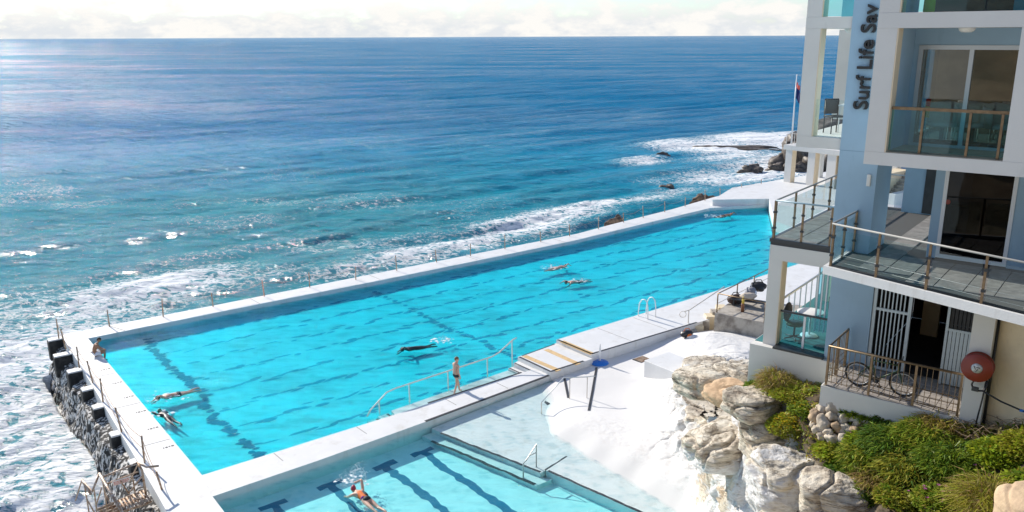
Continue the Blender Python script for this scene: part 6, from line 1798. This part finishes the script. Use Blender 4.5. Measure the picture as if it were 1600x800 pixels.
swim_px((246, 623), (292, 612), 'bare backed swimmer splashing near the end wall, upper of the two', skin_pale, cap_black, arm='L', suit='trunks', suit_m=cloth_black, dz=.03)
splash_px((255, 620), 'ring of foam round the bare backed swimmer near the end wall', 190, .9, .22, 2, 1.2)
swim_px((249, 642), (275, 660), 'swimmer with a green cap and black wetsuit by the end wall, lower of the two', wetsuit, cap_green, arm='L', arm_high=False, dz=.0)
splash_px((250, 646), 'small foam round the green capped swimmer', 80, .6, .10, 3, .6)
sw = swim_px((553, 764), (606, 806), 'swimmer in an orange, black and purple top doing crawl in the lower pool', skin_pale, cap_red, arm='R', suit='top', suit_m=orange_m, dz=-.0, sc=1.1)
tv, tf = skin_geo([(-.34, .0, -.03), (-.20, .0, -.02), (-.12, 0, -.015)], [(0, 1), (1, 2)], [.155, .150, .13]); add_mesh('swim_shorts', tv, tf, cloth_black, sw, True)
tv, tf = skin_geo([(-.12, -.07, .012), (.12, -.085, .02), (.27, -.07, .015)], [(0, 1), (1, 2)], [.095, .09, .07]); add_mesh('black_panel', tv, tf, cloth_black, sw, True)
tv, tf = skin_geo([(-.16, .06, .01), (-.04, .07, .015)], [(0, 1)], [.095, .085]); add_mesh('purple_panel', tv, tf, purple_m, sw, True)
splash_px((551, 752), 'splash thrown up by the arm of the swimmer in the lower pool', 420, .6, .5, 4, .7, 5)
swim_px((884, 415), (858, 421), 'sunburnt swimmer doing crawl with one arm raised, farther lane of the middle pair', skin_pale, cap_black, arm='R', dz=-.0)
splash_px((866, 418), 'white splash behind the farther swimmer of the middle pair', 120, 1.0, .2, 5, 1.0)
swim_px((884, 441), (912, 438), 'swimmer lying low in the water, nearer lane of the middle pair', skin_pale, cap_black, arm='R', arm_high=False, dz=-.02, suit='trunks', suit_m=cloth_black)
splash_px((908, 438), 'faint foam at the feet of the nearer swimmer of the middle pair', 60, .6, .12, 6, .7)
swim_px((1142, 335), (1120, 339), 'distant swimmer near the far end of the big pool', skin_tan, cap_red, arm='R', dz=.02, suit='trunks', suit_m=cloth_black, sc=1.1)
splash_px((1117, 338), 'tall white splash by the distant swimmer at the far end', 260, .9, 1.3, 7, 1.2, 4)

# ================================================================== PLANTS
def leaf_geo(n, r, h, ln, wd, seed, upright=.5, dome=True, curve=.5):
    """n bent leaves spread through a dome; returns verts, faces"""
    g = np.random.RandomState(seed)
    a = g.rand(n) * 2 * np.pi; rr_ = r * np.sqrt(g.rand(n)); hz_ = np.sqrt(np.clip(1 - (rr_ / r) ** 2, 0, 1)) if dome else np.ones(n)
    base = np.stack([rr_ * np.cos(a), rr_ * np.sin(a), h * hz_ * (g.rand(n) ** .55) * (.75 + .5 * fbm(np.cos(a) * rr_ / r * 2.5 + seed, np.sin(a) * rr_ / r * 2.5, seed, 2))], 1)
    da = a + g.normal(0, .9, n)
    out_ = np.stack([np.cos(da), np.sin(da), np.zeros(n)], 1)
    tilt_ = np.clip(g.normal(upright, .3, n), -.3, 1.4)
    d0 = out_ * np.cos(tilt_)[:, None]; d0[:, 2] = np.sin(tilt_)
    side = np.stack([-np.sin(da), np.cos(da), g.normal(0, .35, n)], 1); side /= np.linalg.norm(side, axis=1)[:, None]
    L_ = ln * (.6 + .8 * g.rand(n)); Wd = wd * (.6 + .8 * g.rand(n))
    d1 = d0.copy(); d1[:, 2] -= curve; d1 /= np.linalg.norm(d1, axis=1)[:, None]
    mid = base + d0 * (L_ * .5)[:, None]; tip = mid + d1 * (L_ * .5)[:, None]
    sw_ = side * (Wd * .5)[:, None]
    V = np.stack([base - sw_ * .4, base + sw_ * .4, mid + sw_, mid - sw_, tip], 1).reshape(-1, 3)
    k = np.arange(n)[:, None] * 5
    F = [tuple(int(x) for x in q) for q in np.concatenate([k, k + 1, k + 2, k + 3], 1)] + [tuple(int(x) for x in q) for q in np.concatenate([k + 3, k + 2, k + 4], 1)]
    return V, F
def flower_geo(n, r, h, s, seed, lift=1.0):
    g = np.random.RandomState(seed); mb = MB()
    for i in range(n):
        a = g.rand() * 6.28; q = r * math.sqrt(g.rand()); z = h * math.sqrt(max(0, 1 - (q / r) ** 2)) * lift * (.85 + .3 * g.rand()) + .02
        c = (q * math.cos(a), q * math.sin(a), z)
        for j in range(5):
            t = j * 1.257 + a; ss = s * (.8 + .4 * g.rand())
            mb._add([c, (c[0] + ss * math.cos(t - .45), c[1] + ss * math.sin(t - .45), c[2] + ss * .25), (c[0] + ss * 1.25 * math.cos(t), c[1] + ss * 1.25 * math.sin(t), c[2] + ss * .2), (c[0] + ss * math.cos(t + .45), c[1] + ss * math.sin(t + .45), c[2] + ss * .25)], [(0, 1, 2, 3)])
    return mb.v, mb.f
def plant(name, px_, py_, r, h, label, m, n, ln, wd, seed, upright=.5, curve=.5, flowers=None, m2=None, cat='shrub', group=None, at=None):
    r, h, n = r * 1.22, h * .80, int(n * 1.35)
    p = hit(px_, py_) if at is None else at
    t = thing(name, (p.x, p.y, p.z - .05), random.uniform(0, 6), label, cat, group)
    V, F = leaf_geo(n, r, h, ln, wd, seed, upright, True, curve)
    tag(add_mesh('foliage', V, F, m, t), kind='stuff')
    if m2 is not None:
        V, F = leaf_geo(n // 3, r * 1.02, h * 1.06, ln, wd, seed + 100, upright, True, curve)
        tag(add_mesh('foliage', V, F, m2, t), kind='stuff')
    mb = MB(); rs = random.Random(seed)
    for k in range(7):
        a = rs.random() * 6.28; q = r * .6 * rs.random()
        mb.tube([(q * .2 * math.cos(a), q * .2 * math.sin(a), -.05), (q * .7 * math.cos(a), q * .7 * math.sin(a), h * .4), (q * math.cos(a), q * math.sin(a), h * .75)], .012, 5, r2=.005)
    mb.build('stems', deadwood, t)
    if flowers:
        fm, fn, fs_ = flowers
        V, F = flower_geo(fn, r * .95, h, fs_, seed + 7)
        tag(add_mesh('flowers', V, F, fm, t), kind='stuff')
    return t
S_ = dict(upright=.85, curve=.9)
L_ = dict(upright=.35, curve=.4)
plant('leafy_shrub', 1188, 606, .34, .30, 'small green shrub at the left corner of the lower wing', leaf_green, 700, .10, .05, 1, **L_)
plant('grass_tuft', 1212, 604, .36, .45, 'brown dry grass tuft against the wing base', leaf_dry, 700, .38, .018, 2, m2=leaf_olive, cat='grass tuft', **S_)
plant('leafy_shrub', 1205, 618, .30, .25, 'little bright shrub below the dry tuft by the wing', leaf_bright, 600, .09, .05, 3, **L_)
plant('leafy_shrub', 1162, 630, .14, .12, 'tiny green plant alone on the orange sandstone', leaf_green, 160, .07, .035, 4, **L_)
plant('leafy_shrub', 1243, 614, .55, .22, 'low yellow green creeper along the foot of the wing', leaf_olive, 1500, .09, .045, 5, m2=leaf_bright, **L_)
plant('flowering_bush', 1236, 668, .50, .45, 'rounded bush covered in yellow flowers beside the white boulder', leaf_olive, 2000, .08, .04, 6, flowers=(petal_yellow, 170, .020), m2=leaf_bright, **L_)
plant('flowering_bush', 1258, 640, .34, .24, 'small yellow flowering bush above the big one, left of the balcony', leaf_green, 800, .08, .04, 7, flowers=(petal_yellow, 50, .018), m2=leaf_bright, **L_)
plant('leafy_shrub', 1214, 706, .34, .30, 'dark shrub in the shaded hollow between two boulders', leaf_dark, 700, .10, .05, 8, flowers=(petal_yellow, 10, .016), **L_)
plant('leafy_shrub', 1345, 638, .50, .28, 'green groundcover shrub under the left end of the balcony railing', leaf_green, 1600, .10, .05, 9, m2=leaf_bright, **L_)
plant('leafy_shrub', 1385, 648, .50, .30, 'dark green shrub under the bicycle', leaf_dark, 1700, .12, .06, 10, m2=leaf_green, **L_)
plant('leafy_shrub', 1425, 656, .46, .30, 'mid green shrub under the middle balcony post', leaf_green, 1400, .11, .05, 11, m2=leaf_olive, **L_)
plant('grass_tuft', 1470, 668, .42, .30, 'yellow brown grass tuft left of the pillar foot', leaf_dry, 800, .30, .02, 12, m2=leaf_olive, cat='grass tuft', **S_)
plant('strap_leaf_plant', 1400, 700, .62, .55, 'big clump of arching strap leaves in the middle of the slope', leaf_dark, 2850, .26, .028, 13, m2=leaf_green, cat='plant', **S_)
plant('strap_leaf_plant', 1450, 692, .58, .55, 'arching strap leaf clump uphill of the biggest one, below the pillar', leaf_green, 2550, .26, .028, 14, m2=leaf_olive, cat='plant', **S_)
plant('strap_leaf_plant', 1360, 722, .55, .45, 'strap leaf clump on the left side of the slope below the stones', leaf_green, 2400, .26, .026, 15, m2=leaf_olive, cat='plant', **S_)
plant('strap_leaf_plant', 1425, 738, .60, .50, 'strap leaf clump in the lower middle of the slope', leaf_olive, 2700, .26, .026, 16, m2=leaf_dark, cat='plant', **S_)
plant('strap_leaf_plant', 1488, 728, .60, .50, 'strap leaf clump below the dead twigs', leaf_green, 2700, .26, .026, 17, m2=leaf_dark, cat='plant', **S_)
plant('leafy_shrub', 1356, 690, .44, .34, 'bright leafy shrub just right of the stone pile', leaf_bright, 1300, .10, .05, 18, flowers=(petal_pink, 6, .03), m2=leaf_green, **L_)
plant('leafy_shrub', 1305, 708, .40, .32, 'bright leafy shrub below the stone pile', leaf_bright, 1200, .10, .05, 19, flowers=(petal_orange, 6, .02), m2=leaf_olive, **L_)
plant('leafy_shrub', 1325, 742, .45, .38, 'dark rounded shrub overhanging the pale cream boulder', leaf_dark, 1500, .11, .055, 20, flowers=(petal_pink, 4, .03), m2=leaf_green, **L_)
plant('leafy_shrub', 1345, 770, .42, .35, 'very dark shrub at the lower edge beside the cream boulder', leaf_dark, 1300, .11, .055, 21, m2=leaf_green, **L_)
plant('leafy_shrub', 1540, 665, .30, .30, 'pale green seedling shrub right of the pillar foot', leaf_bright, 500, .10, .045, 22, **L_)
plant('leafy_shrub', 1565, 712, .50, .40, 'bright leafy shrub under the cream wall', leaf_bright, 1500, .10, .05, 23, flowers=(petal_orange, 8, .02), m2=leaf_green, **L_)
plant('leafy_shrub', 1610, 700, .50, .40, 'yellow green shrub at the right edge under the cream wall', leaf_olive, 1500, .10, .05, 24, m2=leaf_bright, **L_)
plant('leafy_shrub', 1530, 745, .46, .38, 'mid green shrub between the strap leaves and the tan boulder', leaf_green, 1400, .10, .05, 25, flowers=(petal_pink, 5, .03), m2=leaf_bright, **L_)
plant('flowering_bush', 1475, 785, .48, .40, 'low bush with bright pink flowers at the bottom edge', leaf_green, 1500, .10, .05, 26, flowers=(petal_pink, 22, .035), m2=leaf_olive, **L_)
plant('leafy_shrub', 1410, 780, .46, .38, 'olive shrub at the bottom edge left of the pink flowers', leaf_olive, 1400, .10, .05, 27, flowers=(petal_pink, 5, .03), m2=leaf_green, **L_)
plant('grass_tuft', 1545, 800, .50, .60, 'tall grass with dry stalks in front of the tan boulder', leaf_olive, 1000, .50, .016, 28, m2=leaf_dry, cat='grass tuft', **S_)
plant('leafy_shrub', 1600, 765, .34, .45, 'green leafy plant above the tan boulder at the right edge', leaf_green, 800, .13, .06, 29, m2=leaf_bright, **L_)
plant('grass_tuft', 1375, 758, .44, .34, 'straw coloured grass tuft between the dark shrubs low on the slope', leaf_dry, 700, .34, .018, 30, m2=leaf_olive, cat='grass tuft', **S_)
# dead twigs
p = hit(1560, 672); tg = thing('twig_heap', p, 0, 'heap of dry brown twigs under the cream wall', 'twigs')
mb = MB(); rs = random.Random(9)
for k in range(150):
    x, y = rs.uniform(-1.1, 1.3), rs.uniform(-.5, .45); z = zt(p.x + x, p.y + y) - p.z + rs.uniform(.02, .22); a = rs.gauss(2.6, .7); l = rs.uniform(.15, .5)
    mb.tube([(x, y, z), (x + l * .5 * math.cos(a), y + l * .5 * math.sin(a), z + rs.uniform(-.02, .10)), (x + l * math.cos(a), y + l * math.sin(a), z + rs.uniform(-.08, .06))], .010, 4, r2=.004)
tag(mb.build('twigs', deadwood, tg), kind='stuff')
# ground cover over the soil
def ground_cover():
    g = np.random.RandomState(3); pts = []
    I_ = np.argwhere(garden > .35)
    sel = I_[g.randint(0, len(I_), 26000)]
    n = len(sel)
    x = XX[sel[:, 0], sel[:, 1]] + g.uniform(-.03, .03, n); y = YY[sel[:, 0], sel[:, 1]] + g.uniform(-.03, .03, n); z = ZT[sel[:, 0], sel[:, 1]]
    keep = (fbm(x * 1.3, y * 1.3, 6, 3) > .36) & (coords(x, y)[3] < 22.0)
    x, y, z = x[keep], y[keep], z[keep]; n = len(x)
    V, F = leaf_geo(n, 1, .01, .17, .05, 77, .65, True, .6)
    V = V.reshape(n, 5, 3); V = V - V[:, :1] * 1.0 + np.stack([x, y, z], 1)[:, None]
    half = n // 3
    for nm, sl_, mm in (('ground_cover', slice(0, half), leaf_olive), ('ground_cover', slice(half, 2 * half), leaf_green), ('dry_ground_cover', slice(2 * half, n), leaf_dry)):
        vv = V[sl_].reshape(-1, 3); k = np.arange(len(vv) // 5)[:, None] * 5
        ff = [tuple(int(q) for q in r_) for r_ in np.concatenate([k, k + 1, k + 2, k + 3], 1)] + [tuple(int(q) for q in r_) for r_ in np.concatenate([k + 3, k + 2, k + 4], 1)]
        tag(add_mesh(nm, vv, ff, mm), {leaf_olive: 'olive creeping leaves over the garden soil', leaf_green: 'green creeping leaves over the garden soil', leaf_dry: 'dry straw coloured leaves over the garden soil'}[mm], 'ground cover', kind='stuff')
ground_cover()
